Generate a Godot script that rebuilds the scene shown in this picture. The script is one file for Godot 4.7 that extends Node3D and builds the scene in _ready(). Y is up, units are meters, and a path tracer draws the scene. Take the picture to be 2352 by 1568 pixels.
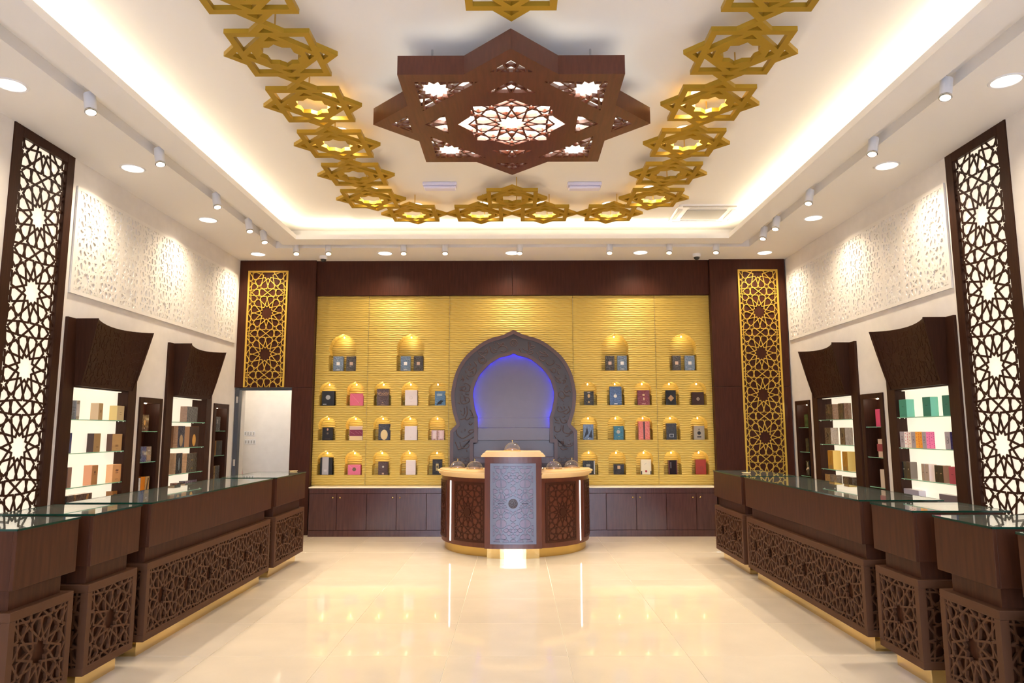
extends Node3D
# A perfume shop: gold relief wall with arched niches, carved arch, round counter, lattice screens, glass counters, star ceiling.

const FPX := 1590.0
const CAM := Vector3(0.04, 1.55, 0.0)
const ROT := Vector3(0.12741, 0.0046, -0.0018)

var M := {}
var taken := {}
var cam_basis: Basis
var half_cache := {}
var tile_segs: Array = []

class Mb:
	var v := PackedVector3Array()
	var n := PackedVector3Array()
	func tri(a: Vector3, b: Vector3, c: Vector3, hint: Vector3) -> void:
		var g := (c - a).cross(b - a)
		var l := g.length()
		if l < 1e-12:
			return
		g /= l
		if g.dot(hint) < 0.0:
			g = -g
			v.append(a); v.append(c); v.append(b)
		else:
			v.append(a); v.append(b); v.append(c)
		n.append(g); n.append(g); n.append(g)
	func quad(a: Vector3, b: Vector3, c: Vector3, d: Vector3, hint: Vector3) -> void:
		tri(a, b, c, hint)
		tri(a, c, d, hint)
	func squad(a: Vector3, b: Vector3, c: Vector3, d: Vector3, na: Vector3, nb: Vector3, nc: Vector3, nd: Vector3) -> void:
		for t in [[a, b, c, na, nb, nc], [a, c, d, na, nc, nd]]:
			var g: Vector3 = (t[2] - t[0]).cross(t[1] - t[0])
			if g.length() < 1e-12:
				continue
			if g.dot(t[3] + t[4] + t[5]) < 0.0:
				v.append(t[0]); v.append(t[2]); v.append(t[1])
				n.append(t[3]); n.append(t[5]); n.append(t[4])
			else:
				v.append(t[0]); v.append(t[1]); v.append(t[2])
				n.append(t[3]); n.append(t[4]); n.append(t[5])
	func box(c: Vector3, s: Vector3, ch := 0.0) -> void:
		var h := s * 0.5
		var k := minf(ch, minf(h.x, minf(h.y, h.z)) * 0.9)
		for ax in 3:
			var i := (ax + 1) % 3
			var j := (ax + 2) % 3
			for sg in [-1.0, 1.0]:
				var p: Array[Vector3] = []
				for q in [[-1, -1], [1, -1], [1, 1], [-1, 1]]:
					var w := Vector3.ZERO
					w[ax] = h[ax] * sg
					w[i] = (h[i] - k) * q[0]
					w[j] = (h[j] - k) * q[1]
					p.append(c + w)
				var nn := Vector3.ZERO
				nn[ax] = sg
				quad(p[0], p[1], p[2], p[3], nn)
		if k <= 0.0:
			return
		for ax in 3:
			var i := (ax + 1) % 3
			var j := (ax + 2) % 3
			for si in [-1.0, 1.0]:
				for sj in [-1.0, 1.0]:
					var a := Vector3.ZERO
					a[i] = h[i] * si
					a[j] = (h[j] - k) * sj
					var b := Vector3.ZERO
					b[i] = (h[i] - k) * si
					b[j] = h[j] * sj
					var e := Vector3.ZERO
					e[ax] = h[ax] - k
					var nn := Vector3.ZERO
					nn[i] = si
					nn[j] = sj
					quad(c + a - e, c + a + e, c + b + e, c + b - e, nn)
		for sx in [-1.0, 1.0]:
			for sy in [-1.0, 1.0]:
				for sz in [-1.0, 1.0]:
					var g := Vector3(sx, sy, sz)
					tri(c + Vector3(h.x, h.y - k, h.z - k) * g, c + Vector3(h.x - k, h.y, h.z - k) * g, c + Vector3(h.x - k, h.y - k, h.z) * g, g)
	func bmm(a: Vector3, b: Vector3, ch := 0.0) -> void:
		box((a + b) * 0.5, (b - a).abs(), ch)
	# polygon in a plane: o + x*ex + y*ey, extruded from d0 to d1 along ez
	func prism(poly: PackedVector2Array, o: Vector3, ex: Vector3, ey: Vector3, ez: Vector3, d0: float, d1: float, back := true) -> void:
		var ix := Geometry2D.triangulate_polygon(poly)
		for t in range(0, ix.size(), 3):
			var a := poly[ix[t]]
			var b := poly[ix[t + 1]]
			var c := poly[ix[t + 2]]
			tri(o + ex * a.x + ey * a.y + ez * d1, o + ex * b.x + ey * b.y + ez * d1, o + ex * c.x + ey * c.y + ez * d1, ez * signf(d1 - d0))
			if back:
				tri(o + ex * a.x + ey * a.y + ez * d0, o + ex * b.x + ey * b.y + ez * d0, o + ex * c.x + ey * c.y + ez * d0, -ez * signf(d1 - d0))
		rim(poly, o, ex, ey, ez, d0, d1, false)
	func rim(poly: PackedVector2Array, o: Vector3, ex: Vector3, ey: Vector3, ez: Vector3, d0: float, d1: float, inward: bool) -> void:
		var area := 0.0
		for i in poly.size():
			area += poly[i].cross(poly[(i + 1) % poly.size()])
		var s := signf(area) * (-1.0 if inward else 1.0)
		for i in poly.size():
			var a := poly[i]
			var b := poly[(i + 1) % poly.size()]
			var e := b - a
			var nn := (ex * e.y - ey * e.x) * s
			quad(o + ex * a.x + ey * a.y + ez * d0, o + ex * b.x + ey * b.y + ez * d0, o + ex * b.x + ey * b.y + ez * d1, o + ex * a.x + ey * a.y + ez * d1, nn)
	# surface of revolution about the y axis through o; profile of (radius, height)
	func lathe(o: Vector3, prof: Array, seg := 24, a0 := 0.0, a1 := TAU) -> void:
		for k in prof.size() - 1:
			var p: Vector2 = prof[k]
			var q: Vector2 = prof[k + 1]
			var d := q - p
			var nr := Vector2(d.y, -d.x).normalized()
			for i in seg:
				var t0 := a0 + (a1 - a0) * i / seg
				var t1 := a0 + (a1 - a0) * (i + 1) / seg
				var u0 := Vector3(sin(t0), 0, cos(t0))
				var u1 := Vector3(sin(t1), 0, cos(t1))
				var n0 := u0 * nr.x + Vector3.UP * nr.y
				var n1 := u1 * nr.x + Vector3.UP * nr.y
				squad(o + u0 * p.x + Vector3.UP * p.y, o + u1 * p.x + Vector3.UP * p.y, o + u1 * q.x + Vector3.UP * q.y, o + u0 * q.x + Vector3.UP * q.y, n0, n1, n1, n0)
	func tube(pts: PackedVector3Array, r: float, seg := 6, caps := true) -> void:
		var ring: Array = []
		for i in pts.size():
			var d := (pts[mini(i + 1, pts.size() - 1)] - pts[maxi(i - 1, 0)]).normalized()
			var s := d.cross(Vector3.UP if absf(d.y) < 0.9 else Vector3.RIGHT).normalized()
			var w := s.cross(d)
			var row: Array = []
			for k in seg:
				var a := TAU * k / seg
				row.append(s * cos(a) + w * sin(a))
			ring.append(row)
		for i in pts.size() - 1:
			for k in seg:
				var l := (k + 1) % seg
				squad(pts[i] + ring[i][k] * r, pts[i] + ring[i][l] * r, pts[i + 1] + ring[i + 1][l] * r, pts[i + 1] + ring[i + 1][k] * r, ring[i][k], ring[i][l], ring[i + 1][l], ring[i + 1][k])
		if caps:
			for e in [0, pts.size() - 1]:
				var h: Vector3 = (pts[0] - pts[1]) if e == 0 else (pts[e] - pts[e - 1])
				for k in seg - 2:
					tri(pts[e] + ring[e][0] * r, pts[e] + ring[e][k + 1] * r, pts[e] + ring[e][k + 2] * r, h)
	func mesh() -> ArrayMesh:
		var arr := []
		arr.resize(Mesh.ARRAY_MAX)
		arr[Mesh.ARRAY_VERTEX] = v
		arr[Mesh.ARRAY_NORMAL] = n
		var m := ArrayMesh.new()
		m.add_surface_from_arrays(Mesh.PRIMITIVE_TRIANGLES, arr)
		return m

func numbered(called: String) -> String:
	if not taken.has(called):
		taken[called] = 0
		return called
	taken[called] += 1
	return "%s_%03d" % [called, taken[called]]

func meta(o: Node, label := "", category := "", group := "", kind := "") -> void:
	if label: o.set_meta("label", label)
	if category: o.set_meta("category", category)
	if group: o.set_meta("group", group)
	if kind: o.set_meta("kind", kind)

func thing(called: String, label: String, category: String, at := Vector3.ZERO, group := "", turn := 0.0) -> Node3D:
	var o := Node3D.new()
	o.name = numbered(called)
	add_child(o)
	o.position = at
	o.rotation.y = turn
	meta(o, label, category, group)
	return o

func obj(called: String, mb: Mb, m: Material, parent: Node = null) -> MeshInstance3D:
	return inst(called, mb.mesh(), m, parent)

func inst(called: String, me: Mesh, m: Material, parent: Node = null) -> MeshInstance3D:
	var o := MeshInstance3D.new()
	o.mesh = me
	o.material_override = m
	o.cast_shadow = GeometryInstance3D.SHADOW_CASTING_SETTING_ON
	if parent == null:
		o.name = numbered(called)
		add_child(o)
	else:
		o.name = called
		parent.add_child(o, true)
	return o

func struct(called: String, mb: Mb, m: Material, label := "", category := "") -> MeshInstance3D:
	var o := obj(called, mb, m)
	meta(o, label, category, "", "structure")
	return o

func copy(src: Node3D, at: Vector3, label := "") -> Node3D:
	var base: String = str(src.name)
	var cut := base.rfind("_")
	if cut > 0 and base.substr(cut + 1).is_valid_int():
		base = base.substr(0, cut)
	var r: Node3D = src.duplicate()
	r.name = numbered(base)
	add_child(r)
	r.position = at
	if label: r.set_meta("label", label)
	return r

# a pixel of the 2352x1568 photograph to the point where its ray meets an axis plane
func px(u: float, w: float, axis: int, value: float) -> Vector3:
	var d := cam_basis * Vector3(u - 1176.0, 784.0 - w, -FPX)
	return CAM + d * ((value - CAM[axis]) / d[axis])

func c8(r: int, g: int, b: int) -> Color:
	return Color(r / 255.0, g / 255.0, b / 255.0)

func mat(col: Color, rough := 0.6, metal := 0.0, tex: Texture2D = null, scale := Vector3.ONE) -> StandardMaterial3D:
	var m := StandardMaterial3D.new()
	m.albedo_color = col
	m.roughness = rough
	m.metallic = metal
	if tex:
		m.albedo_texture = tex
		m.uv1_triplanar = true
		m.uv1_world_triplanar = true
		m.uv1_scale = scale
	return m

func glow(col: Color, e: float, rough := 0.4) -> StandardMaterial3D:
	var m := mat(Color(0.8, 0.78, 0.74), rough)
	m.emission_enabled = true
	m.emission = col
	m.emission_energy_multiplier = e
	return m

func grain(w: int, h: int, ow: int, oh: int, freq: float, contrast: float, sd: int, octaves := 4) -> ImageTexture:
	var f := FastNoiseLite.new()
	f.seed = sd
	f.noise_type = FastNoiseLite.TYPE_SIMPLEX_SMOOTH
	f.frequency = freq
	f.fractal_octaves = octaves
	var src := f.get_seamless_image(w, h)
	src.resize(ow, oh, Image.INTERPOLATE_CUBIC)
	src.convert(Image.FORMAT_RGB8)
	var d := src.get_data()
	for i in d.size():
		d[i] = clampi(int(255.0 * (1.0 - contrast + contrast * d[i] / 255.0)), 0, 255)
	var img := Image.create_from_data(ow, oh, false, Image.FORMAT_RGB8, d)
	img.generate_mipmaps()
	return ImageTexture.create_from_image(img)

func make_materials() -> void:
	var wg := grain(512, 40, 512, 256, 0.045, 0.20, 3)
	var mg := grain(256, 256, 512, 512, 0.012, 0.045, 9, 5)
	var pl := grain(128, 128, 256, 256, 0.05, 0.03, 5)
	var wood_v := wg
	M.wood = mat(c8(76, 40, 27), 0.42, 0.0, wood_v, Vector3(1.3, 1.3, 1.3))
	M.wood_counter = mat(c8(78, 43, 25), 0.46, 0.0, wood_v, Vector3(1.3, 1.3, 1.3))
	M.wood_red = mat(c8(106, 54, 35), 0.32, 0.0, wood_v, Vector3(1.3, 1.3, 1.3))
	M.wood_dark = mat(c8(72, 43, 30), 0.42, 0.0, wood_v, Vector3(1.6, 1.6, 1.6))
	M.lattice_wood = mat(c8(84, 53, 33), 0.5)
	M.screen_wood = mat(c8(64, 37, 24), 0.46, 0.0, wood_v, Vector3(1.6, 1.6, 1.6))
	M.cab = mat(c8(84, 46, 36), 0.27, 0.0, wood_v, Vector3(1.2, 1.2, 1.2))
	M.arch_face = mat(c8(58, 49, 46), 0.42)
	M.arch_rim = mat(c8(80, 54, 44), 0.4)
	M.arch_back = mat(c8(96, 76, 72), 0.32, 0.0, pl, Vector3(0.8, 0.8, 0.8))
	M.wall = mat(c8(238, 233, 226), 0.85, 0.0, pl, Vector3(0.7, 0.7, 0.7))
	M.ceil = mat(c8(240, 237, 233), 0.9)
	M.white_panel = mat(c8(240, 236, 228), 0.6)
	M.gold_wall = mat(c8(203, 174, 84), 0.42, 0.2)
	M.gold_lattice = mat(c8(220, 180, 72), 0.4, 0.3)
	M.gold_star = mat(c8(182, 146, 40), 0.42, 0.45)
	M.brass = mat(c8(232, 206, 146), 0.1, 1.0)
	M.brass_brush = mat(c8(222, 190, 116), 0.24, 1.0)
	M.floor = mat(c8(234, 219, 192), 0.045, 0.0, mg, Vector3(0.45, 0.45, 0.45))
	M.floor_b = mat(c8(233, 218, 191), 0.05, 0.0, mg, Vector3(0.38, 0.38, 0.38))
	M.floor_c = mat(c8(235, 220, 194), 0.045, 0.0, mg, Vector3(0.51, 0.51, 0.51))
	M.grout = mat(c8(244, 232, 208), 0.7)
	M.oak = mat(c8(240, 206, 148), 0.35, 0.0, pl, Vector3(2.0, 9.0, 2.0))
	M.white = mat(c8(236, 236, 238), 0.35)
	M.lit_top = mat(c8(250, 238, 208), 0.3)  # strong light along the cabinet top put into its pale colour
	M.cool_lit_white = mat(c8(226, 222, 244), 0.4)  # white plastic with the tint of cool light put into its colour
	M.white_matt = mat(c8(232, 230, 228), 0.6)
	M.black = mat(c8(22, 22, 24), 0.35)
	M.chrome = mat(c8(210, 210, 212), 0.15, 1.0)
	M.steel = mat(c8(88, 92, 100), 0.35, 0.7)
	M.grey = mat(c8(170, 168, 164), 0.6)
	M.glass = mat(Color(0.86, 0.95, 0.9, 0.07), 0.0)
	M.glass.transparency = BaseMaterial3D.TRANSPARENCY_ALPHA
	M.dome_glass = mat(Color(0.97, 0.95, 0.92, 0.04), 0.0)
	M.dome_glass.transparency = BaseMaterial3D.TRANSPARENCY_ALPHA
	M.glass_edge = mat(c8(16, 56, 40), 0.15)
	M.glass_edge_light = mat(c8(128, 190, 160), 0.2)
	M.panel_light = glow(Color(1.0, 0.94, 0.84), 0.62, 0.12)
	M.shelf_light = glow(Color(1.0, 0.94, 0.83), 0.62, 0.2)
	M.star_light = glow(Color(1.0, 0.99, 0.93), 1.6)
	M.lamp_light = glow(Color(1.0, 0.95, 0.86), 4.0)
	M.spot_light = glow(Color(1.0, 0.95, 0.88), 4.0)
	M.cove_light = glow(Color(1.0, 0.86, 0.62), 3.0)
	M.bulb_light = glow(Color(1.0, 0.9, 0.66), 5.0)
	M.blue_light = glow(Color(0.10, 0.10, 1.0), 22.0)
	M.strip_light = glow(Color(1.0, 0.96, 0.94), 2.6)
	M.pocket = mat(c8(58, 40, 32), 0.4)
	M.wing_lattice = mat(c8(66, 36, 24), 0.4)
	M.chips = mat(c8(126, 92, 66), 0.6)
	M.darkened_tray = mat(c8(34, 27, 25), 0.9)  # tray colour darkened to stand in for dark reflections in the glass
	for k in ["wood", "wood_counter", "lattice_wood", "screen_wood", "wood_dark", "wing_lattice"]:
		M[k].metallic_specular = 0.28
	M.podium_panel = mat(c8(112, 118, 138), 0.34)
	M.podium_tile = mat(c8(122, 112, 134), 0.34)

# ---------- lattice -------------------------------------------------------------------------------------------------------
func make_tile() -> void:
	var s := [[300,0,710,522],[260,158,685,0],[685,0,850,45],[850,45,865,450],[1035,0,760,422],[152,295,760,422],[260,158,380,850],[152,295,-52,940],[0,340,475,795],
		[475,795,780,607],[710,522,545,857],[780,607,1035,915],[865,450,1035,477],[1035,477,880,552],[880,552,928,1155],[380,850,0,1155],[52,940,410,952],
		[410,952,452,1155],[497,965,452,1155],[497,965,1035,1025],[545,857,868,1155]]
	for q in s:
		for sx in [1.0, -1.0]:
			for sy in [1.0, -1.0]:
				tile_segs.append([Vector2(q[0] * sx, q[1] * sy) / 2310.0, Vector2(q[2] * sx, q[3] * sy) / 2310.0])

const HW := 0.448052

func clip_seg(a: Vector2, b: Vector2, y0: float, y1: float) -> Array:
	if a.y > b.y:
		var t := a
		a = b
		b = t
	if b.y < y0 - 1e-6 or a.y > y1 + 1e-6:
		return []
	var p := a
	var q := b
	if a.y < y0:
		p = a.lerp(b, (y0 - a.y) / (b.y - a.y))
	if b.y > y1:
		q = a.lerp(b, (y1 - a.y) / (b.y - a.y))
	if p.distance_to(q) < 1e-5:
		return []
	return [p, q]

# planar faces of a set of segments; an edge on a boundary with flag carries no bar
func faces_of(segs: Array, loose: Array) -> Array:
	var nodes: Array[Vector2] = []
	var key := {}
	var edges := {}
	var node_at := func(p: Vector2) -> int:
		var k := Vector2i(roundi(p.x * 2000.0), roundi(p.y * 2000.0))
		for dx in [0, -1, 1]:
			for dy in [0, -1, 1]:
				var kk := k + Vector2i(dx, dy)
				if key.has(kk) and nodes[key[kk]].distance_to(p) < 0.0007:
					return key[kk]
		key[k] = nodes.size()
		nodes.append(p)
		return nodes.size() - 1
	for i in segs.size():
		var a: Vector2 = segs[i][0]
		var b: Vector2 = segs[i][1]
		var d := b - a
		var l2 := d.length_squared()
		var ts: Array = [0.0, 1.0]
		for j in segs.size():
			if i == j:
				continue
			var c: Vector2 = segs[j][0]
			var e: Vector2 = segs[j][1]
			if maxf(c.x, e.x) < minf(a.x, b.x) - 0.001 or minf(c.x, e.x) > maxf(a.x, b.x) + 0.001 or maxf(c.y, e.y) < minf(a.y, b.y) - 0.001 or minf(c.y, e.y) > maxf(a.y, b.y) + 0.001:
				continue
			for w in [c, e]:
				var t: float = (w - a).dot(d) / l2
				if t > 0.0 and t < 1.0 and (a + d * t).distance_to(w) < 0.0007:
					ts.append(t)
			var f := e - c
			var den := d.cross(f)
			if absf(den) > 1e-9:
				var t2 := (c - a).cross(f) / den
				var u2 := (c - a).cross(d) / den
				if t2 > 0.0 and t2 < 1.0 and u2 > -0.001 and u2 < 1.001:
					ts.append(t2)
		ts.sort()
		var last := -1
		for t in ts:
			var k: int = node_at.call(a + d * t)
			if last >= 0 and k != last:
				edges[Vector2i(mini(k, last), maxi(k, last))] = true
			last = k
	var nb: Array = []
	for i in nodes.size():
		nb.append([])
	for e in edges:
		nb[e.x].append(e.y)
		nb[e.y].append(e.x)
	var again := true
	while again:
		again = false
		for i in nodes.size():
			if nb[i].size() == 1:
				nb[nb[i][0]].erase(i)
				nb[i].clear()
				again = true
	for i in nodes.size():
		nb[i].sort_custom(func(p, q): return (nodes[p] - nodes[i]).angle() < (nodes[q] - nodes[i]).angle())
	var used := {}
	var out: Array = []
	for i in nodes.size():
		for j in nb[i]:
			if used.has(Vector2i(i, j)):
				continue
			var poly := PackedVector2Array()
			var u: int = i
			var w: int = j
			var guard := 0
			while not used.has(Vector2i(u, w)) and guard < 500:
				guard += 1
				used[Vector2i(u, w)] = true
				poly.append(nodes[u])
				var lst: Array = nb[w]
				var at: int = lst.find(u)
				var nx: int = lst[(at - 1 + lst.size()) % lst.size()]
				u = w
				w = nx
			var area := 0.0
			for k in poly.size():
				area += poly[k].cross(poly[(k + 1) % poly.size()])
			if area <= 1e-6:
				continue
			# drop collinear points, note the loose edges
			var clean := PackedVector2Array()
			for k in poly.size():
				var p0 := poly[(k - 1 + poly.size()) % poly.size()]
				var p1 := poly[k]
				var p2 := poly[(k + 1) % poly.size()]
				if absf((p1 - p0).normalized().cross((p2 - p1).normalized())) > 0.02 or (p1 - p0).dot(p2 - p1) < 0.0:
					clean.append(p1)
			if clean.size() < 3:
				continue
			var fl := PackedByteArray()
			for k in clean.size():
				var a2 := clean[k]
				var b2 := clean[(k + 1) % clean.size()]
				var is_loose := 0
				for L in loose:
					var nrm: Vector2 = L[0]
					if absf(nrm.dot(a2) - L[1]) < 0.0012 and absf(nrm.dot(b2) - L[1]) < 0.0012:
						is_loose = 1
				fl.append(is_loose)
			out.append([clean, fl])
	return out

func half_faces(y0: float, y1: float) -> Array:
	var k := Vector2(snappedf(y0, 0.001), snappedf(y1, 0.001))
	if half_cache.has(k):
		return half_cache[k]
	var segs: Array = []
	for s in tile_segs:
		var c := clip_seg(s[0], s[1], y0, y1)
		if c.size():
			if absf(c[0].y - c[1].y) < 1e-5 and (absf(c[0].y - y0) < 1e-5 or absf(c[0].y - y1) < 1e-5):
				continue
			segs.append(c)
	segs.append([Vector2(-HW, y0), Vector2(HW, y0)])
	segs.append([Vector2(-HW, y1), Vector2(HW, y1)])
	segs.append([Vector2(-HW, y0), Vector2(-HW, y1)])
	segs.append([Vector2(HW, y0), Vector2(HW, y1)])
	var f := faces_of(segs, [[Vector2(0, 1), y0], [Vector2(0, 1), y1]])
	half_cache[k] = f
	return f

# emit faces into mb. place: 2D point -> 2D panel point; map: (x, y, w) -> 3D; bw bar width in panel units; depth d
func emit_faces(mb: Mb, faces: Array, place: Transform2D, bw: float, d: float, map: Callable) -> void:
	var flip := place.determinant() < 0.0
	for f in faces:
		var src: PackedVector2Array = f[0]
		var fl: PackedByteArray = f[1]
		var p := PackedVector2Array()
		var g := PackedByteArray()
		var m := src.size()
		for i in m:
			if flip:
				p.append(place * src[m - 1 - i])
				g.append(fl[(2 * m - 2 - i) % m])
			else:
				p.append(place * src[i])
				g.append(fl[i])
		# inset: offset every edge line, drop the edges that turn over
		var act: Array[int] = []
		for i in m:
			act.append(i)
		var q := PackedVector2Array()
		q.resize(m)
		var ok := false
		for pass_no in 6:
			var cnt := act.size()
			if cnt < 3:
				break
			for e in cnt:
				var la: int = act[(e - 1 + cnt) % cnt]
				var lb: int = act[e]
				var d0 := (p[(la + 1) % m] - p[la]).normalized()
				var d1 := (p[(lb + 1) % m] - p[lb]).normalized()
				var a0 := p[(la + 1) % m] + Vector2(-d0.y, d0.x) * (0.0 if g[la] else bw * 0.5)
				var b0 := p[lb] + Vector2(-d1.y, d1.x) * (0.0 if g[lb] else bw * 0.5)
				var den := d0.cross(d1)
				var hit := (a0 + b0) * 0.5
				if absf(den) > 0.02:
					hit = a0 + d0 * ((b0 - a0).cross(d1) / den)
				var k := (la + 1) % m
				while true:
					q[k] = hit
					if k == lb:
						break
					k = (k + 1) % m
			var bad: Array[int] = []
			for e in cnt:
				var l: int = act[e]
				var nx: int = act[(e + 1) % cnt]
				if (q[nx] - q[l]).dot(p[(l + 1) % m] - p[l]) <= 1e-9:
					bad.append(l)
			if bad.is_empty():
				ok = true
				break
			if bad.size() >= cnt:
				break
			for l in bad:
				act.erase(l)
		var area := 0.0
		for i in m:
			area += q[i].cross(q[(i + 1) % m])
		if not ok or area < bw * bw * 0.15:
			var tri := Geometry2D.triangulate_polygon(p)
			for t in range(0, tri.size(), 3):
				var A: Vector3 = map.call(p[tri[t]].x, p[tri[t]].y, d)
				var B: Vector3 = map.call(p[tri[t + 1]].x, p[tri[t + 1]].y, d)
				var C: Vector3 = map.call(p[tri[t + 2]].x, p[tri[t + 2]].y, d)
				mb.tri(A, B, C, A - map.call(p[tri[t]].x, p[tri[t]].y, d - 0.01))
			continue
		var P: Array[Vector3] = []
		var Q: Array[Vector3] = []
		var Z: Array[Vector3] = []
		for i in m:
			P.append(map.call(p[i].x, p[i].y, d))
			Q.append(map.call(q[i].x, q[i].y, d))
			Z.append(map.call(q[i].x, q[i].y, 0.0))
		for i in m:
			if g[i]:
				continue
			var j := (i + 1) % m
			mb.quad(P[i], P[j], Q[j], Q[i], Q[i] - Z[i])
			mb.quad(Q[i], Q[j], Z[j], Z[i], Q[i] + Q[j] - P[i] - P[j])

# lattice strip: columns of the tile of period per (along v) and width wid (along u), v from v0 to v1, tile centres at v = c0 + k * per
func lattice(mb: Mb, u0: float, wid: float, v0: float, v1: float, c0: float, per: float, bw: float, d: float, map: Callable) -> void:
	var k := floori((v0 - c0) / per * 2.0)
	while c0 + k * 0.5 * per < v1 - 1e-4:
		var lo := c0 + k * 0.5 * per
		var a := maxf(v0, lo)
		var b := minf(v1, lo + 0.5 * per)
		if b - a > 0.01 * per:
			var odd := posmod(k, 2) == 1
			var ya := (a - lo) / per
			var yb := (b - lo) / per
			if odd:
				var t := 0.5 - ya
				ya = 0.5 - yb
				yb = t
			var f := half_faces(ya, yb)
			var sx := wid / (2.0 * HW)
			if odd:
				emit_faces(mb, f, Transform2D(Vector2(sx, 0), Vector2(0, -per), Vector2(u0 + wid * 0.5, lo + 0.5 * per)), bw, d, map)
			else:
				emit_faces(mb, f, Transform2D(Vector2(sx, 0), Vector2(0, per), Vector2(u0 + wid * 0.5, lo)), bw, d, map)
		k += 1

# lattice of the tile filling a hole polygon
func hole_lattice(mb: Mb, poly: PackedVector2Array, centre: Vector2, per: float, bw: float, d: float, map: Callable) -> void:
	var segs: Array = []
	for s in tile_segs:
		for off in [-1, 0, 1]:
			var a: Vector2 = centre + (s[0] + Vector2(0, off)) * per
			var b: Vector2 = centre + (s[1] + Vector2(0, off)) * per
			for part in Geometry2D.intersect_polyline_with_polygon(PackedVector2Array([a, b]), poly):
				if part.size() >= 2 and part[0].distance_to(part[1]) > 0.002:
					segs.append([part[0], part[part.size() - 1]])
	var loose: Array = []
	for i in poly.size():
		var a := poly[i]
		var b := poly[(i + 1) % poly.size()]
		segs.append([a, b])
		var nrm := Vector2(-(b - a).y, (b - a).x).normalized()
		loose.append([nrm, nrm.dot(a)])
	emit_faces(mb, faces_of(segs, loose), Transform2D.IDENTITY, bw, d, map)

# ---------- lights --------------------------------------------------------------------------------------------------------
func omni(parent: Node3D, at: Vector3, col: Color, e: float, size := 0.02) -> void:
	var l := OmniLight3D.new()
	l.light_color = col
	l.light_energy = e
	l.light_size = size
	l.omni_range = 14.0
	l.omni_attenuation = 2.0
	l.shadow_enabled = true
	l.position = at
	parent.add_child(l)

func spot(parent: Node3D, at: Vector3, dir: Vector3, col: Color, e: float, angle: float, size := 0.04, soft := 0.6) -> void:
	var l := SpotLight3D.new()
	l.light_color = col
	l.light_energy = e
	l.light_size = size
	l.spot_range = 16.0
	l.spot_attenuation = 2.0
	l.spot_angle = angle
	l.spot_angle_attenuation = soft
	l.shadow_enabled = true
	parent.add_child(l)
	var up := Vector3.UP if absf(dir.normalized().y) < 0.95 else Vector3.FORWARD
	l.transform = Transform3D(Basis.looking_at(dir, up), at)

func area(parent: Node3D, at: Vector3, dir: Vector3, up: Vector3, size: Vector2, col: Color, e: float) -> void:
	var l := AreaLight3D.new()
	l.light_color = col
	l.light_energy = e
	l.area_size = size
	l.area_range = 16.0
	l.shadow_enabled = true
	parent.add_child(l)
	l.transform = Transform3D(Basis.looking_at(dir, up), at)

func view_and_sky() -> void:
	var cam := Camera3D.new()
	cam.name = "camera"
	cam.position = CAM
	cam.rotation = ROT
	cam.fov = rad_to_deg(2.0 * atan(784.0 / FPX))
	cam.near = 0.05
	cam.far = 200.0
	cam.current = true
	add_child(cam)
	var env := Environment.new()
	env.tonemap_mode = Environment.TONE_MAPPER_LINEAR
	env.tonemap_exposure = EXPOSURE
	env.background_mode = Environment.BG_SKY
	var sm := ProceduralSkyMaterial.new()
	sm.sky_top_color = c8(150, 178, 232)
	sm.sky_horizon_color = c8(214, 224, 246)
	sm.ground_bottom_color = c8(150, 148, 150)
	sm.ground_horizon_color = c8(196, 198, 206)
	sm.sky_energy_multiplier = SKY
	sm.ground_energy_multiplier = SKY * 0.7
	var sky := Sky.new()
	sky.sky_material = sm
	env.sky = sky
	env.sdfgi_enabled = true
	env.ssao_enabled = true
	env.ssil_enabled = true
	var we := WorldEnvironment.new()
	we.name = "world_environment"
	we.environment = env
	add_child(we)

const EXPOSURE := 1.4
const SKY := 3.6
const WARM := Color(1.0, 0.92, 0.81)
const SOFT := Color(1.0, 0.94, 0.87)
const ORD := ["first", "second", "third", "fourth", "fifth", "sixth", "seventh", "eighth", "ninth"]
const E_DOWN := 1.9
const E_TRACK := 1.7
const E_COVE := 0.27
const E_NICHE := 0.013

const XW := 4.27      # side walls
const HS := 4.2       # soffit
const HC := 4.45      # cove ceiling
const HP := 4.42      # dropped centre panel
const ZB := -10.72    # back wall
const ZF := 4.0       # shop front

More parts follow.
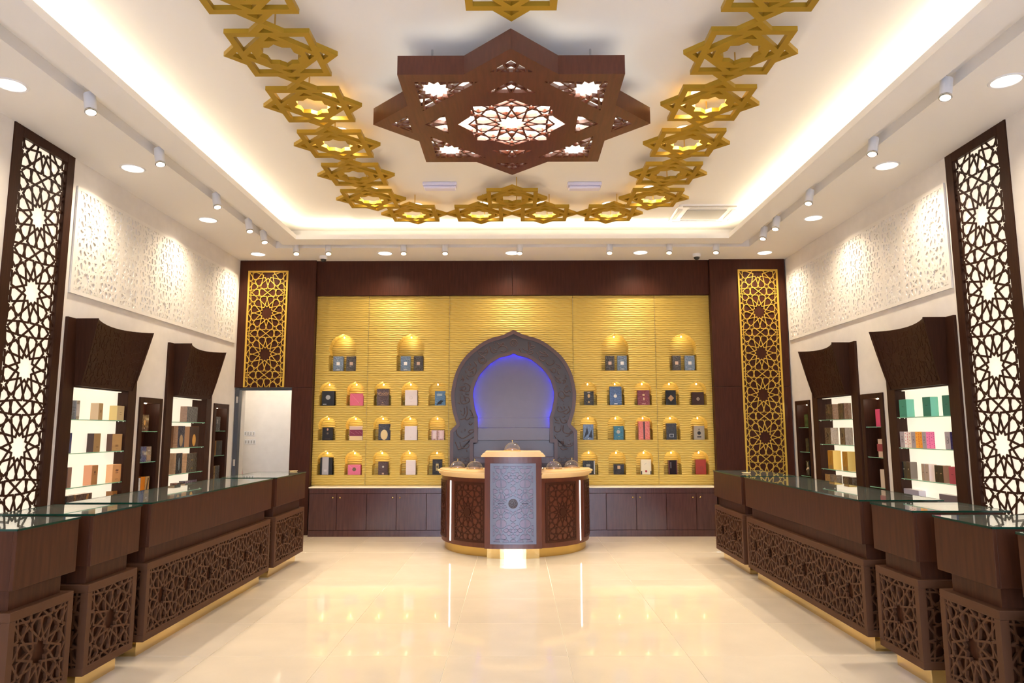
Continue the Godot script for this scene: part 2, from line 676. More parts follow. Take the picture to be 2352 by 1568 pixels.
# ---------- setting -------------------------------------------------------------------------------------------------------
func floor_and_walls() -> void:
	var fl := Mb.new()
	fl.bmm(Vector3(-4.6, -0.12, ZB - 0.3), Vector3(4.6, -0.004, ZF + 0.2))
	var f := struct("floor", fl, M.grout, "polished cream stone tile floor with pale joints", "floor")
	var rng := RandomNumberGenerator.new()
	rng.seed = 11
	var tile := Mb.new()
	tile.box(Vector3(0, -0.003, 0), Vector3(0.8265, 0.006, 0.8165), 0.0012)
	var me := tile.mesh()
	for i in 11:
		for j in 19:
			var x := -0.43 + 0.83 * (i - 5) + 0.415
			var z := -5.03 + 0.82 * (j - 7) + 0.41
			if absf(x) > 4.5 or z < ZB + 0.3 or z > ZF - 0.3:
				continue
			var t := inst("tile", me, [M.floor, M.floor_b, M.floor_c][rng.randi() % 3], f)
			t.position = Vector3(x, 0, z)
	# side walls, with recesses for the shelving
	for s in [-1, 1]:
		var holes: Array = []
		for u in unit_spans(s):
			holes.append([u[0], u[1], 0.0, 2.63])
		for u in niche_spans(s):
			holes.append([u[0], u[1], 0.0, u[2]])
		var sc: Array = screen_span(s)
		holes.append([sc[0], sc[1], 0.0, HS])
		var w := Mb.new()
		var zs: Array = [ZB - 0.3, ZF]
		var ys: Array = [0.0, HS + 0.5]
		for h in holes:
			zs.append_array([h[0], h[1]])
			ys.append(h[3])
		zs.sort()
		ys.sort()
		for a in zs.size() - 1:
			var b := 0
			while b < ys.size() - 1:
				var zc: float = (zs[a] + zs[a + 1]) * 0.5
				var yc: float = (ys[b] + ys[b + 1]) * 0.5
				var inside := false
				for h in holes:
					if zc > minf(h[0], h[1]) and zc < maxf(h[0], h[1]) and yc > h[2] and yc < h[3]:
						inside = true
				if not inside and zs[a + 1] - zs[a] > 0.001 and ys[b + 1] - ys[b] > 0.001:
					w.bmm(Vector3(s * XW, ys[b], zs[a]), Vector3(s * (XW + 0.25), ys[b + 1], zs[a + 1]))
				b += 1
		struct("wall_left" if s < 0 else "wall_right", w, M.wall, "smooth cream white plaster wall on the %s hand side" % ("left" if s < 0 else "right"), "wall")
		var outer := Mb.new()
		outer.bmm(Vector3(s * (XW + 0.26), 0, ZB - 0.3), Vector3(s * (XW + 0.34), HS + 0.5, ZF))
		struct("wall_outer_left" if s < 0 else "wall_outer_right", outer, M.wall)
	# wall behind the gold panels, open to the passage at the left
	var bw := Mb.new()
	bw.bmm(Vector3(-3.36, 0, ZB - 0.32), Vector3(4.6, 4.8, ZB - 0.22))
	bw.bmm(Vector3(-4.6, 2.2, ZB - 0.32), Vector3(-3.36, 4.8, ZB - 0.22))
	struct("wall_back", bw, M.wall, "back wall of the shop behind the gold panels", "wall")
	# shop front behind the camera: wall with a wide glazed entrance
	var fw := Mb.new()
	fw.bmm(Vector3(-4.6, 0, ZF), Vector3(-2.3, 4.8, ZF + 0.2))
	fw.bmm(Vector3(2.3, 0, ZF), Vector3(4.6, 4.8, ZF + 0.2))
	fw.bmm(Vector3(-2.3, 3.4, ZF), Vector3(2.3, 4.8, ZF + 0.2))
	struct("wall_front", fw, M.wall, "front wall around the glazed shop entrance", "wall")
	var win := Mb.new()
	for x in [-2.27, -1.135, 0.0, 1.135, 2.27]:
		win.bmm(Vector3(x - 0.03, 0, ZF + 0.06), Vector3(x + 0.03, 3.4, ZF + 0.12))
	for y in [0.03, 2.4, 3.37]:
		win.bmm(Vector3(-2.3, y - 0.03, ZF + 0.062), Vector3(2.3, y + 0.03, ZF + 0.118))
	var wn := struct("window_1", win, M.steel, "glazed shop entrance with slim metal frames", "window")
	for i in 4:
		var pane := Mb.new()
		pane.bmm(Vector3(-2.24 + 1.135 * i, 0.06, ZF + 0.085), Vector3(-1.165 + 1.135 * i, 3.34, ZF + 0.095))
		obj("pane", pane, M.glass, wn)
	var pav := Mb.new()
	pav.bmm(Vector3(-14, -0.16, ZF + 0.2), Vector3(14, -0.03, ZF + 14))
	struct("pavement", pav, M.grey, "grey pavement outside the shop entrance", "pavement")

func ceilings() -> void:
	# upper ceiling with its dropped centre panel
	var c := Mb.new()
	c.bmm(Vector3(-4.6, HC, ZB - 0.3), Vector3(4.6, HC + 0.15, ZF + 0.2))
	struct("ceiling", c, M.ceil, "white upper ceiling washed by hidden cove light", "ceiling")
	var p := Mb.new()
	p.bmm(Vector3(-2.16, HP, -9.2), Vector3(2.16, HC, 0.6))
	struct("ceiling_panel", p, M.ceil, "dropped white centre panel of the ceiling", "ceiling")
	# soffit ring: inner strip, track slot, outer strip
	var s := Mb.new()
	for sd in [-1.0, 1.0]:
		s.bmm(Vector3(sd * 3.02, HS, -9.40), Vector3(sd * 3.30, HS + 0.05, ZF))
		s.bmm(Vector3(sd * 3.46, HS, -9.86), Vector3(sd * 4.3, HS + 0.05, ZF))
		s.bmm(Vector3(sd * 3.285, HS + 0.10, -9.86), Vector3(sd * 3.475, HS + 0.13, ZF))
		s.bmm(Vector3(sd * 3.285, HS + 0.05, -9.69), Vector3(sd * 3.30, HS + 0.10, ZF))
		s.bmm(Vector3(sd * 3.46, HS + 0.05, -9.86), Vector3(sd * 3.475, HS + 0.10, ZF))
		s.bmm(Vector3(sd * 3.02, HS + 0.05, -9.40), Vector3(sd * 3.04, HS + 0.065, ZF))
	s.bmm(Vector3(-3.30, HS, -9.69), Vector3(3.30, HS + 0.05, -9.40))
	s.bmm(Vector3(-3.02, HS + 0.05, -9.42), Vector3(3.02, HS + 0.065, -9.40))
	s.bmm(Vector3(-4.3, HS, ZB - 0.3), Vector3(4.3, HS + 0.05, -9.86))
	s.bmm(Vector3(-3.46, HS + 0.10, -9.875), Vector3(3.46, HS + 0.13, -9.675))
	s.bmm(Vector3(-3.30, HS + 0.05, -9.69), Vector3(3.30, HS + 0.10, -9.675))
	s.bmm(Vector3(-3.46, HS + 0.05, -9.875), Vector3(3.46, HS + 0.10, -9.86))
	struct("soffit", s, M.ceil, "lower white soffit round the room with a slot for track lights", "ceiling")
	var back := Mb.new()
	for sd in [-1.0, 1.0]:
		back.bmm(Vector3(sd * 3.42, HS + 0.13, -9.86), Vector3(sd * 3.45, HC, ZF))
	back.bmm(Vector3(-3.45, HS + 0.13, -9.86), Vector3(3.45, HC, -9.83))
	struct("cove_back", back, M.ceil)
	# cove light strips
	var len_side := 8.6
	for sd in [-1.0, 1.0]:
		var o := thing("cove_light", "hidden warm light strip along the %s cove of the ceiling" % ("left" if sd < 0 else "right"), "light strip", Vector3(sd * 3.12, HS + 0.055, -5.0))
		var b := Mb.new()
		b.box(Vector3(0, 0.006, 0), Vector3(0.03, 0.012, len_side))
		obj("led_strip", b, M.cove_light, o)
		area(o, Vector3(0, 0.016, 0), Vector3(-sd * 0.35, 1, 0), Vector3.FORWARD, Vector2(0.03, len_side), Color(1.0, 0.93, 0.81), E_COVE * len_side)
	var o2 := thing("cove_light", "hidden warm light strip along the cove before the gold wall", "light strip", Vector3(0, HS + 0.055, -9.50))
	var b2 := Mb.new()
	b2.box(Vector3(0, 0.006, 0), Vector3(6.0, 0.012, 0.03))
	obj("led_strip", b2, M.cove_light, o2)
	area(o2, Vector3(0, 0.016, 0), Vector3(0, 1, 0.35), Vector3.RIGHT, Vector2(0.03, 6.0), Color(1.0, 0.93, 0.81), E_COVE * 6.0 * 1.3)

func downlight(at: Vector3, label: String, group: String, e: float, r := 0.115) -> void:
	var o := thing("downlight", label, "downlight", at, group)
	var t := Mb.new()
	t.lathe(Vector3.ZERO, [Vector2(r * 0.86, 0.002), Vector2(r * 0.88, -0.006), Vector2(r, -0.008), Vector2(r + 0.008, 0.0)], 28)
	obj("trim", t, M.white, o)
	var d := Mb.new()
	d.lathe(Vector3.ZERO, [Vector2(0.0, -0.0045), Vector2(r * 0.86, -0.002)], 24)
	obj("light_disc", d, M.lamp_light, o)
	if e > 0.0:
		spot(o, Vector3(0, -0.03, 0), Vector3.DOWN, WARM, e, 70.0, 0.07, 1.0)

func ceiling_lights() -> void:
	var di := 0
	for z in [-10.21, -8.49, -6.75, -5.03, -3.3, -1.57, 0.2]:
		for s in [-1.0, 1.0]:
			var x: float = -3.85 if s < 0 else 3.81
			var hd := "left" if s < 0 else "right"
			downlight(Vector3(x, HS, z), "round downlight along the %s wall, %s from the gold wall" % [hd, ORD[di]], "downlights along the %s wall" % hd, E_DOWN if z < -4.5 else E_DOWN * 0.3)
		di += 1
	for x in [[-1.92, "left of the arch"], [0.0, "above the arch"], [1.93, "right of the arch"]]:
		downlight(Vector3(x[0], HS, -10.18), "round downlight before the dark header beam, " + x[1], "downlights before the header beam", E_DOWN * 0.9)
	for q in [[740, 215, "left chain, beside its third star"], [783, 300, "left chain, beside its fourth star"], [857, 435, "left chain, beside its last star"], [955.6, 469.7, "back row, beside the outer left star"], [1108.7, 467, "back row, beside the inner left star"], [1609, 210.6, "right chain, beside its third star"], [1571, 295, "right chain, beside its fourth star"], [1492.8, 431, "right chain, beside its last star"], [1397.7, 467.4, "back row, beside the outer right star"], [1245, 466, "back row, beside the inner right star"]]:
		var p := px(q[0], q[1], 1, HP)
		downlight(p, "round downlight half hidden by the gold stars, %s" % q[2], "downlights above the gold stars", E_DOWN * 0.7, 0.09)
	# track spots: pixel of each, hung from the slot
	var nl := 0
	for q in [[238, 265], [392, 383], [517, 480], [587, 535], [619, 560], [661, 573], [739, 574], [917, 572], [1016, 572], [1194, 570], [1409, 570], [1553, 568], [1665, 568], [1732, 552], [1760, 530], [1832, 472], [1980, 360], [2148, 232]]:
		var p := px(q[0], q[1], 1, 4.06)
		var side: bool = absf(p.x) > 3.2
		var sx := signf(p.x)
		var mount := Vector3(sx * 3.38, HS + 0.10, p.z) if side else Vector3(p.x, HS + 0.10, -9.77)
		var aim := Vector3(-sx * 0.26, -1.0, 0.2) if side else Vector3(-p.x * 0.06, -1.0, 0.34)
		var hd := "left" if side and sx < 0 else ("right" if side else "back")
		var no: int = nl
		if hd == "left":
			no = 4 - nl
		elif hd == "back":
			no = nl - 5
		elif hd == "right":
			no = nl - 13
		track_spot(mount, aim.normalized(), hd, "white cylinder spotlight in the %s slot, %s from the %s" % [hd, ORD[no], "left wall" if hd == "back" else "gold wall"])
		nl += 1
	var k := 5
	for z in [-3.9, -2.6, -1.2]:
		for s in [-1.0, 1.0]:
			var hd := "left" if s < 0 else "right"
			track_spot(Vector3(s * 3.38, HS + 0.10, z), Vector3(-s * 0.26, -1.0, 0.2).normalized(), hd, "white cylinder spotlight in the %s slot, %s from the gold wall" % [hd, ORD[k]])
		k += 1

func track_spot(at: Vector3, aim: Vector3, where: String, label: String) -> void:
	var o := thing("track_spotlight", label, "spotlight", at, "spotlights in the %s slot" % where)
	var a := Mb.new()
	a.box(Vector3(0, -0.012, 0), Vector3(0.05, 0.024, 0.12), 0.004)
	obj("adapter", a, M.white, o)
	var st := Mb.new()
	st.tube(PackedVector3Array([Vector3(0, -0.02, 0), Vector3(0, -0.085, 0)]), 0.009, 8)
	obj("stem", st, M.white, o)
	var pivot := Node3D.new()
	pivot.name = "head"
	o.add_child(pivot)
	pivot.transform = Transform3D(Basis(Quaternion(Vector3.DOWN, aim)), Vector3(0, -0.09, 0))
	var c := Mb.new()
	c.lathe(Vector3.ZERO, [Vector2(0.045, -0.135), Vector2(0.045, 0.025), Vector2(0.04, 0.03), Vector2(0.0, 0.03)], 20)
	obj("cylinder", c, M.white, pivot)
	var rg := Mb.new()
	rg.lathe(Vector3.ZERO, [Vector2(0.0452, -0.13), Vector2(0.0465, -0.145), Vector2(0.038, -0.147), Vector2(0.036, -0.13)], 20)
	obj("bezel", rg, M.chrome, pivot)
	var d := Mb.new()
	d.lathe(Vector3.ZERO, [Vector2(0.0, -0.137), Vector2(0.037, -0.135)], 18)
	obj("light_disc", d, M.spot_light, pivot)
	spot(o, Vector3(0, -0.09, 0) + aim * 0.15, aim, SOFT, E_TRACK, 24.0, 0.03, 0.7)

func octant_plate(mb: Mb, wedge: PackedVector2Array, holes: Array, y0: float, y1: float) -> void:
	var polys: Array = [wedge]
	for h in holes:
		var nxt: Array = []
		for p in polys:
			for c in Geometry2D.clip_polygons(p, h):
				if not Geometry2D.is_polygon_clockwise(c):
					nxt.append(c)
		polys = nxt
	for k in 4:
		for mir in [1.0, -1.0]:
			var b := Transform2D(k * PI * 0.5, Vector2.ZERO)
			for p in polys:
				var ix := Geometry2D.triangulate_polygon(p)
				for t in range(0, ix.size(), 3):
					var q: Array[Vector3] = []
					for e in 3:
						var w: Vector2 = p[ix[t + e]]
						w = b * Vector2(w.x, w.y * mir)
						q.append(Vector3(w.x, 0, w.y))
					mb.tri(q[0] + Vector3.UP * y0, q[1] + Vector3.UP * y0, q[2] + Vector3.UP * y0, Vector3.DOWN)
					if y1 > y0 + 0.001:
						mb.tri(q[0] + Vector3.UP * y1, q[1] + Vector3.UP * y1, q[2] + Vector3.UP * y1, Vector3.UP)

func star_outline(r: float, ratio := 0.76537, turn := 0.0) -> PackedVector2Array:
	var p := PackedVector2Array()
	for i in 16:
		var a := turn + TAU * i / 16.0
		var rr := r if i % 2 == 0 else r * ratio
		p.append(Vector2(cos(a), sin(a)) * rr)
	return p

func turned(p: PackedVector2Array, k: int) -> PackedVector2Array:
	return Transform2D(k * PI * 0.5, Vector2.ZERO) * p

func gold_stars() -> void:
	var R := 0.416
	var wedge := PackedVector2Array([Vector2.ZERO, Vector2(R, 0), Vector2.from_angle(PI / 8) * R * 0.76537, Vector2.from_angle(PI / 4) * R])
	var tip := PackedVector2Array([Vector2(0.297, -0.053), Vector2(0.35, 0), Vector2(0.297, 0.053)])
	var inner := PackedVector2Array([Vector2(0.192, -0.054), Vector2(0.246, 0), Vector2(0.192, 0.054)])
	var corner := PackedVector2Array([Vector2(0.246, 0.246), Vector2(0.060, 0.246), Vector2(0.246, 0.060)])
	var centre := star_outline(0.152, 0.79)
	var th := 0.034
	var mb := Mb.new()
	octant_plate(mb, wedge, [tip, inner, corner, centre], 0.0, th)
	var X := Vector3.RIGHT
	var Z := Vector3.BACK
	mb.rim(star_outline(R), Vector3.ZERO, X, Z, Vector3.UP, 0, th, false)
	mb.rim(centre, Vector3.ZERO, X, Z, Vector3.UP, 0, th, true)
	for k in 4:
		for h in [tip, inner, corner]:
			mb.rim(turned(h, k), Vector3.ZERO, X, Z, Vector3.UP, 0, th, true)
	var plate := mb.mesh()
	var rod := Mb.new()
	rod.tube(PackedVector3Array([Vector3(0, th, 0), Vector3(0, HP - 4.25, 0)]), 0.006, 8)
	var rodm := rod.mesh()
	var spots: Array = []
	var no := 6
	for z in [-3.11, -3.915, -4.72, -5.52, -6.325, -7.12, -7.90]:
		spots.append([-1.66, z, "left", ORD[no]])
		spots.append([1.68, z, "right", ORD[no]])
		no -= 1
	for x in [[-1.235, "outer left"], [-0.405, "inner left"], [0.41, "inner right"], [1.24, "outer right"]]:
		spots.append([x[0], -8.47, "back", x[1]])
	spots.append([0.01, -7.89, "single", ""])
	spots.append([0.02, -3.89, "front", ""])
	for s in spots:
		var lab := ""
		var grp := ""
		match s[2]:
			"left":
				lab = "gold eight pointed ceiling star, left chain, %s from the gold wall" % s[3]
				grp = "gold stars of the left chain"
			"right":
				lab = "gold eight pointed ceiling star, right chain, %s from the gold wall" % s[3]
				grp = "gold stars of the right chain"
			"back":
				lab = "gold eight pointed star in the back row before the gold wall, %s one" % s[3]
				grp = "gold stars of the back row"
			"single":
				lab = "single gold star tucked in front of the back row of gold stars"
			_:
				lab = "single gold star on the entrance side of the wooden ceiling star"
		var o := thing("ceiling_star", lab, "ceiling ornament", Vector3(s[0], 4.25, s[1]), grp)
		inst("star_plate", plate, M.gold_star, o)
		for q in [Vector3(0.05, 0, -0.275), Vector3(0.05, 0, 0.275)]:
			var r := inst("rod", rodm, M.brass_brush, o)
			r.position = q

func wooden_star() -> void:
	var R := 1.165
	var o := thing("wooden_star_lamp", "large dark wooden eight pointed star lamp with cut lattice under the ceiling", "ceiling lamp", Vector3(0.015, 4.10, -5.54))
	var wedge := PackedVector2Array([Vector2.ZERO, Vector2(R, 0), Vector2.from_angle(PI / 8) * R * 0.76537, Vector2.from_angle(PI / 4) * R])
	var tip := PackedVector2Array([Vector2(0.855, -0.155), Vector2(1.012, 0), Vector2(0.855, 0.155)])
	var inner := PackedVector2Array([Vector2(0.545, -0.185), Vector2(0.73, 0), Vector2(0.545, 0.185)])
	var corner := PackedVector2Array([Vector2(0.715, 0.715), Vector2(0.245, 0.715), Vector2(0.715, 0.245)])
	var centre := star_outline(0.45, 0.82)
	var X := Vector3.RIGHT
	var Z := Vector3.BACK
	var mb := Mb.new()
	octant_plate(mb, wedge, [tip, inner, corner, centre], 0.0, 0.0)
	mb.rim(star_outline(R), Vector3.ZERO, X, Z, Vector3.UP, 0, 0.145, false)
	mb.rim(centre, Vector3.ZERO, X, Z, Vector3.UP, 0, 0.03, true)
	for k in 4:
		for h in [tip, inner, corner]:
			mb.rim(turned(h, k), Vector3.ZERO, X, Z, Vector3.UP, 0, 0.03, true)
	obj("star_body", mb, M.wood_red, o)
	var top := Mb.new()
	top.prism(star_outline(R - 0.09), Vector3.ZERO, X, Z, Vector3.UP, 0.13, 0.142)
	obj("added_lid", top, M.white_matt, o)  # unseen cover, added and sized to dim the halo on the ceiling
	var lat := Mb.new()
	var m := func(x, y, w): return Vector3(x, 0.03 - w, y)
	hole_lattice(lat, centre, Vector2.ZERO, 0.80, 0.017, 0.03, m)
	for k in 4:
		hole_lattice(lat, turned(corner, k), Transform2D(k * PI * 0.5, Vector2.ZERO) * Vector2(0.575, 0.575), 0.80, 0.015, 0.03, m)
		hole_lattice(lat, turned(tip, k), Transform2D(k * PI * 0.5, Vector2.ZERO) * Vector2(1.06, 0.0), 0.80, 0.014, 0.03, m)
		hole_lattice(lat, turned(inner, k), Transform2D(k * PI * 0.5, Vector2.ZERO) * Vector2(0.80, 0.0), 0.80, 0.014, 0.03, m)
	obj("lattice", lat, M.wood_red, o)
	var d := Mb.new()
	d.prism(star_outline(R - 0.05), Vector3.ZERO, X, Z, Vector3.UP, 0.07, 0.085)
	obj("light_diffuser", d, M.star_light, o)
	area(o, Vector3(0, 0.062, 0), Vector3.DOWN, Vector3.FORWARD, Vector2(1.1, 1.1), Color(1.0, 0.96, 0.89), 5.5)
	var rd := Mb.new()
	for q in [Vector2(0.6, 0.6), Vector2(-0.6, 0.6), Vector2(0.6, -0.6), Vector2(-0.6, -0.6)]:
		rd.tube(PackedVector3Array([Vector3(q.x, 0.145, q.y), Vector3(q.x, HP - 4.10, q.y)]), 0.008, 8)
	obj("hanger", rd, M.chrome, o)

func ceiling_fittings() -> void:
	# emergency lights
	for q in [[1011.0, "left"], [1342.0, "right"]]:
		var p := px(q[0], 421, 1, HP)
		var o := thing("emergency_light", "white rectangular emergency light on the ceiling, %s of the wooden star" % q[1], "emergency light", Vector3(p.x, HP, p.z))
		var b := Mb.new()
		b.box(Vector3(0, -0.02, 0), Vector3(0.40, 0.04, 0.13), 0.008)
		obj("housing", b, M.cool_lit_white, o)
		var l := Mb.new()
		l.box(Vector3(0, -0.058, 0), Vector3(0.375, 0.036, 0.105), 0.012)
		obj("lens", l, M.cool_lit_white, o)
	# cassette air conditioner
	var ac := thing("air_conditioner", "square white cassette air conditioner set in the ceiling", "air conditioner", Vector3(2.57, HC, -9.02))
	var pl := Mb.new()
	var sh := PackedVector2Array()
	for c in [[0.36, 0.28, 0.0], [-0.36, 0.28, PI / 2], [-0.36, -0.28, PI], [0.36, -0.28, PI * 1.5]]:
		for i in 5:
			sh.append(Vector2(c[0], c[1]) + Vector2.from_angle(c[2] + i * PI / 8) * 0.05)
	pl.prism(sh, Vector3.ZERO, Vector3.RIGHT, Vector3.BACK, Vector3.UP, -0.03, 0.0)
	obj("face_plate", pl, M.white, ac)
	var tr := Mb.new()
	for sgn in [-1.0, 1.0]:
		tr.box(Vector3(sgn * 0.405, -0.026, 0), Vector3(0.012, 0.02, 0.54), 0.003)
		tr.box(Vector3(0, -0.026, sgn * 0.325), Vector3(0.70, 0.02, 0.012), 0.003)
	obj("chrome_trim", tr, M.chrome, ac)
	for sgn in [-1.0, 1.0]:
		var f1 := Mb.new()
		f1.box(Vector3(sgn * 0.35, -0.034, 0), Vector3(0.05, 0.01, 0.42), 0.003)
		obj("vent_flap", f1, M.white_matt, ac)
		var f2 := Mb.new()
		f2.box(Vector3(0, -0.034, sgn * 0.275), Vector3(0.5, 0.01, 0.04), 0.003)
		obj("vent_flap", f2, M.white_matt, ac)
	var gr := Mb.new()
	gr.box(Vector3(0, -0.033, 0), Vector3(0.52, 0.012, 0.40), 0.003)
	obj("grille", gr, M.grey, ac)
	# dome cameras
	for q in [[743.0, 588.0, "left"], [1600.0, 583.0, "right"]]:
		var p := px(q[0], q[1], 1, HS)
		var o := thing("dome_camera", "small white dome security camera near the %s pilaster top" % q[2], "camera", Vector3(p.x, HS, p.z))
		var b := Mb.new()
		b.lathe(Vector3.ZERO, [Vector2(0.0, -0.055), Vector2(0.05, -0.05), Vector2(0.06, -0.04), Vector2(0.06, 0.0)], 20)
		obj("housing", b, M.white, o)
		var d := Mb.new()
		var pr: Array = []
		for i in 7:
			pr.append(Vector2(sin(i * PI / 12), -cos(i * PI / 12)) * 0.045 + Vector2(0, -0.05))
		d.lathe(Vector3.ZERO, pr, 20)
		obj("dome", d, M.black, o)

# ---------- back wall -----------------------------------------------------------------------------------------------------
const ZG := -10.70

func wave(x: float, y: float) -> float:
	var th := TAU * y / 0.0352
	var q := TAU * x / 0.172 + 1.4 * sin(x * 0.7 + 0.5) * sin(y * 1.6 + 0.4)
	return 0.0062 * sin(th + 0.42 * sin(q)) * (0.62 + 0.38 * cos(q + th * 0.5))

func niche_outline(big: bool) -> PackedVector2Array:
	var h: Array = [[0.135, 0], [0.135, 0.145], [0.119, 0.168], [0.129, 0.195], [0.133, 0.235], [0.121, 0.282], [0.093, 0.322], [0.052, 0.347], [0.017, 0.358], [0, 0.372]]
	if big:
		h = [[0.212, 0], [0.214, 0.226], [0.192, 0.25], [0.206, 0.29], [0.213, 0.345], [0.201, 0.415], [0.166, 0.482], [0.112, 0.533], [0.045, 0.561], [0, 0.580]]
	var p := PackedVector2Array()
	for q in h:
		p.append(Vector2(q[0], q[1]))
	for i in range(h.size() - 2, -1, -1):
		p.append(Vector2(-h[i][0], h[i][1]))
	return p

func niche_list() -> Array:
	var out: Array = []
	for s in [-1, 1]:
		for x in [1.59, 2.645]:
			out.append([s * x, 2.464, true])
		for r in 3:
			for c in 5:
				out.append([s * (1.165 + 0.4225 * c), [1.93, 1.402, 0.876][r], false])
	return out

func gold_wall() -> void:
	var outs: Array = []
	for q in niche_list():
		var p := niche_outline(q[2])
		for i in p.size():
			p[i] += Vector2(q[0], q[1])
		var r := Rect2(p[0], Vector2.ZERO)
		for w in p:
			r = r.expand(w)
		outs.append([p, r])
	var root := Node3D.new()
	root.name = "wall_panelling"
	add_child(root)
	meta(root, "gold wave relief wall panelling with arched niches", "wall panelling", "", "structure")
	var seams := [-3.065, -2.25, -0.985, 0.94, 2.22, 3.075]
	var y0 := 0.722
	var y1 := 3.645
	for k in 5:
		var xa: float = seams[k] + (0.002 if k > 0 else 0.0)
		var xb: float = seams[k + 1] - (0.002 if k < 4 else 0.0)
		var nx := int(ceil((xb - xa) / 0.0285))
		var ny := int(ceil((y1 - y0) / 0.0058))
		var V := PackedVector3Array()
		var N := PackedVector3Array()
		for j in ny + 1:
			for i in nx + 1:
				var x := lerpf(xa, xb, float(i) / nx)
				var y := lerpf(y0, y1, float(j) / ny)
				var h := wave(x, y)
				V.append(Vector3(x, y, ZG + h))
				N.append(Vector3(-(wave(x + 0.002, y) - h) / 0.002, -(wave(x, y + 0.0005) - h) / 0.0005, 1.0).normalized())
		var I := PackedInt32Array()
		for j in ny:
			for i in nx:
				var a := j * (nx + 1) + i
				var c := Vector2(V[a].x, V[a].y)
				var e := Vector2(V[a + nx + 2].x, V[a + nx + 2].y)
				var cell := Rect2(c, e - c)
				var state := 0
				for o in outs:
					if not cell.intersects(o[1]):
						continue
					var cnt := 0
					for q in [c, Vector2(e.x, c.y), e, Vector2(c.x, e.y)]:
						if Geometry2D.is_point_in_polygon(q, o[0]):
							cnt += 1
					if cnt == 4:
						state = 2
						break
					var sq := PackedVector2Array([c, Vector2(e.x, c.y), e, Vector2(c.x, e.y)])
					var pieces := Geometry2D.clip_polygons(sq, o[0])
					if cnt == 0 and pieces.size() == 1 and pieces[0].size() == 4:
						continue
					state = 2
					for p in pieces:
						var ix := Geometry2D.triangulate_polygon(p)
						var base := V.size()
						for w in p:
							V.append(Vector3(w.x, w.y, ZG + wave(w.x, w.y)))
							N.append(Vector3(-(wave(w.x + 0.002, w.y) - wave(w.x, w.y)) / 0.002, -(wave(w.x, w.y + 0.0005) - wave(w.x, w.y)) / 0.0005, 1.0).normalized())
						for t in range(0, ix.size(), 3):
							var cr := (p[ix[t + 1]] - p[ix[t]]).cross(p[ix[t + 2]] - p[ix[t]])
							if cr > 0:
								I.append_array([base + ix[t], base + ix[t + 2], base + ix[t + 1]])
							else:
								I.append_array([base + ix[t], base + ix[t + 1], base + ix[t + 2]])
				if state == 0:
					I.append_array([a, a + nx + 1, a + 1, a + 1, a + nx + 1, a + nx + 2])
		var arr := []
		arr.resize(Mesh.ARRAY_MAX)
		arr[Mesh.ARRAY_VERTEX] = V
		arr[Mesh.ARRAY_NORMAL] = N
		arr[Mesh.ARRAY_INDEX] = I
		var me := ArrayMesh.new()
		me.add_surface_from_arrays(Mesh.PRIMITIVE_TRIANGLES, arr)
		inst("wave_panel", me, M.gold_wall, root)
	# niche linings and backs
	var backs: Array = []
	for big in [false, true]:
		var w := 0.225 if big else 0.145
		var hh := 0.585 if big else 0.377
		var mb := Mb.new()
		var nx := int(w * 2 / 0.028)
		var ny := int(hh / 0.0058)
		for j in ny:
			for i in nx:
				var g: Array[Vector3] = []
				var gn: Array[Vector3] = []
				for q in [[0, 0], [1, 0], [1, 1], [0, 1]]:
					var x: float = -w + w * 2 * (i + q[0]) / nx
					var y: float = hh * (j + q[1]) / ny
					g.append(Vector3(x, y, wave(x + 1.0, y + 1.0)))
					gn.append(Vector3(-(wave(x + 1.002, y + 1.0) - wave(x + 1.0, y + 1.0)) / 0.002, -(wave(x + 1.0, y + 1.0005) - wave(x + 1.0, y + 1.0)) / 0.0005, 1.0).normalized())
				mb.squad(g[0], g[1], g[2], g[3], gn[0], gn[1], gn[2], gn[3])
		backs.append(mb.mesh())
	var linings: Array = []
	for big in [false, true]:
		var mb := Mb.new()
		mb.rim(niche_outline(big), Vector3.ZERO, Vector3.RIGHT, Vector3.UP, Vector3.BACK, -0.185, 0.003, true)
		linings.append(mb.mesh())
	var bulb := Mb.new()
	bulb.lathe(Vector3.ZERO, [Vector2(0.0, -0.024), Vector2(0.008, -0.02), Vector2(0.0115, -0.01), Vector2(0.0085, 0.0), Vector2(0.006, 0.008)], 12)
	var bm := bulb.mesh()
	var cap := Mb.new()
	cap.lathe(Vector3.ZERO, [Vector2(0.014, 0.006), Vector2(0.014, 0.022), Vector2(0.0, 0.022)], 12)
	var cm := cap.mesh()
	for q in niche_list():
		var b := 1 if q[2] else 0
		var lin := inst("niche_lining", linings[b], M.gold_wall, root)
		lin.position = Vector3(q[0], q[1], ZG)
		var bk := inst("niche_back", backs[b], M.gold_wall, root)
		bk.position = Vector3(q[0], q[1], ZG - 0.18)
		var top: float = 0.58 if q[2] else 0.372
		var side := "left" if q[0] < 0 else "right"
		var col := roundi((absf(q[0]) - 1.165) / 0.4225)
		var row: String = "upper" if q[1] > 1.7 else ("middle" if q[1] > 1.2 else "lower")
		var nlab := "warm lamp in the small niche, %s row, %s from the arch, %s side" % [row, ORD[col], side]
		if q[2]:
			nlab = "warm lamp in the large niche, %s the arch, %s side" % ["nearer" if absf(q[0]) < 2.0 else "farther from", side]
		var o := thing("niche_light", nlab, "lamp", Vector3(q[0], q[1] + top - 0.036, ZG - 0.085), ("large niche lamps " if q[2] else "small niche lamps ") + side)
		inst("bulb_light", bm, M.bulb_light, o)
		inst("cap", cm, M.brass_brush, o)
		omni(o, Vector3(0, -0.012, 0), WARM, E_NICHE * (2.0 if q[2] else 1.0), 0.01)

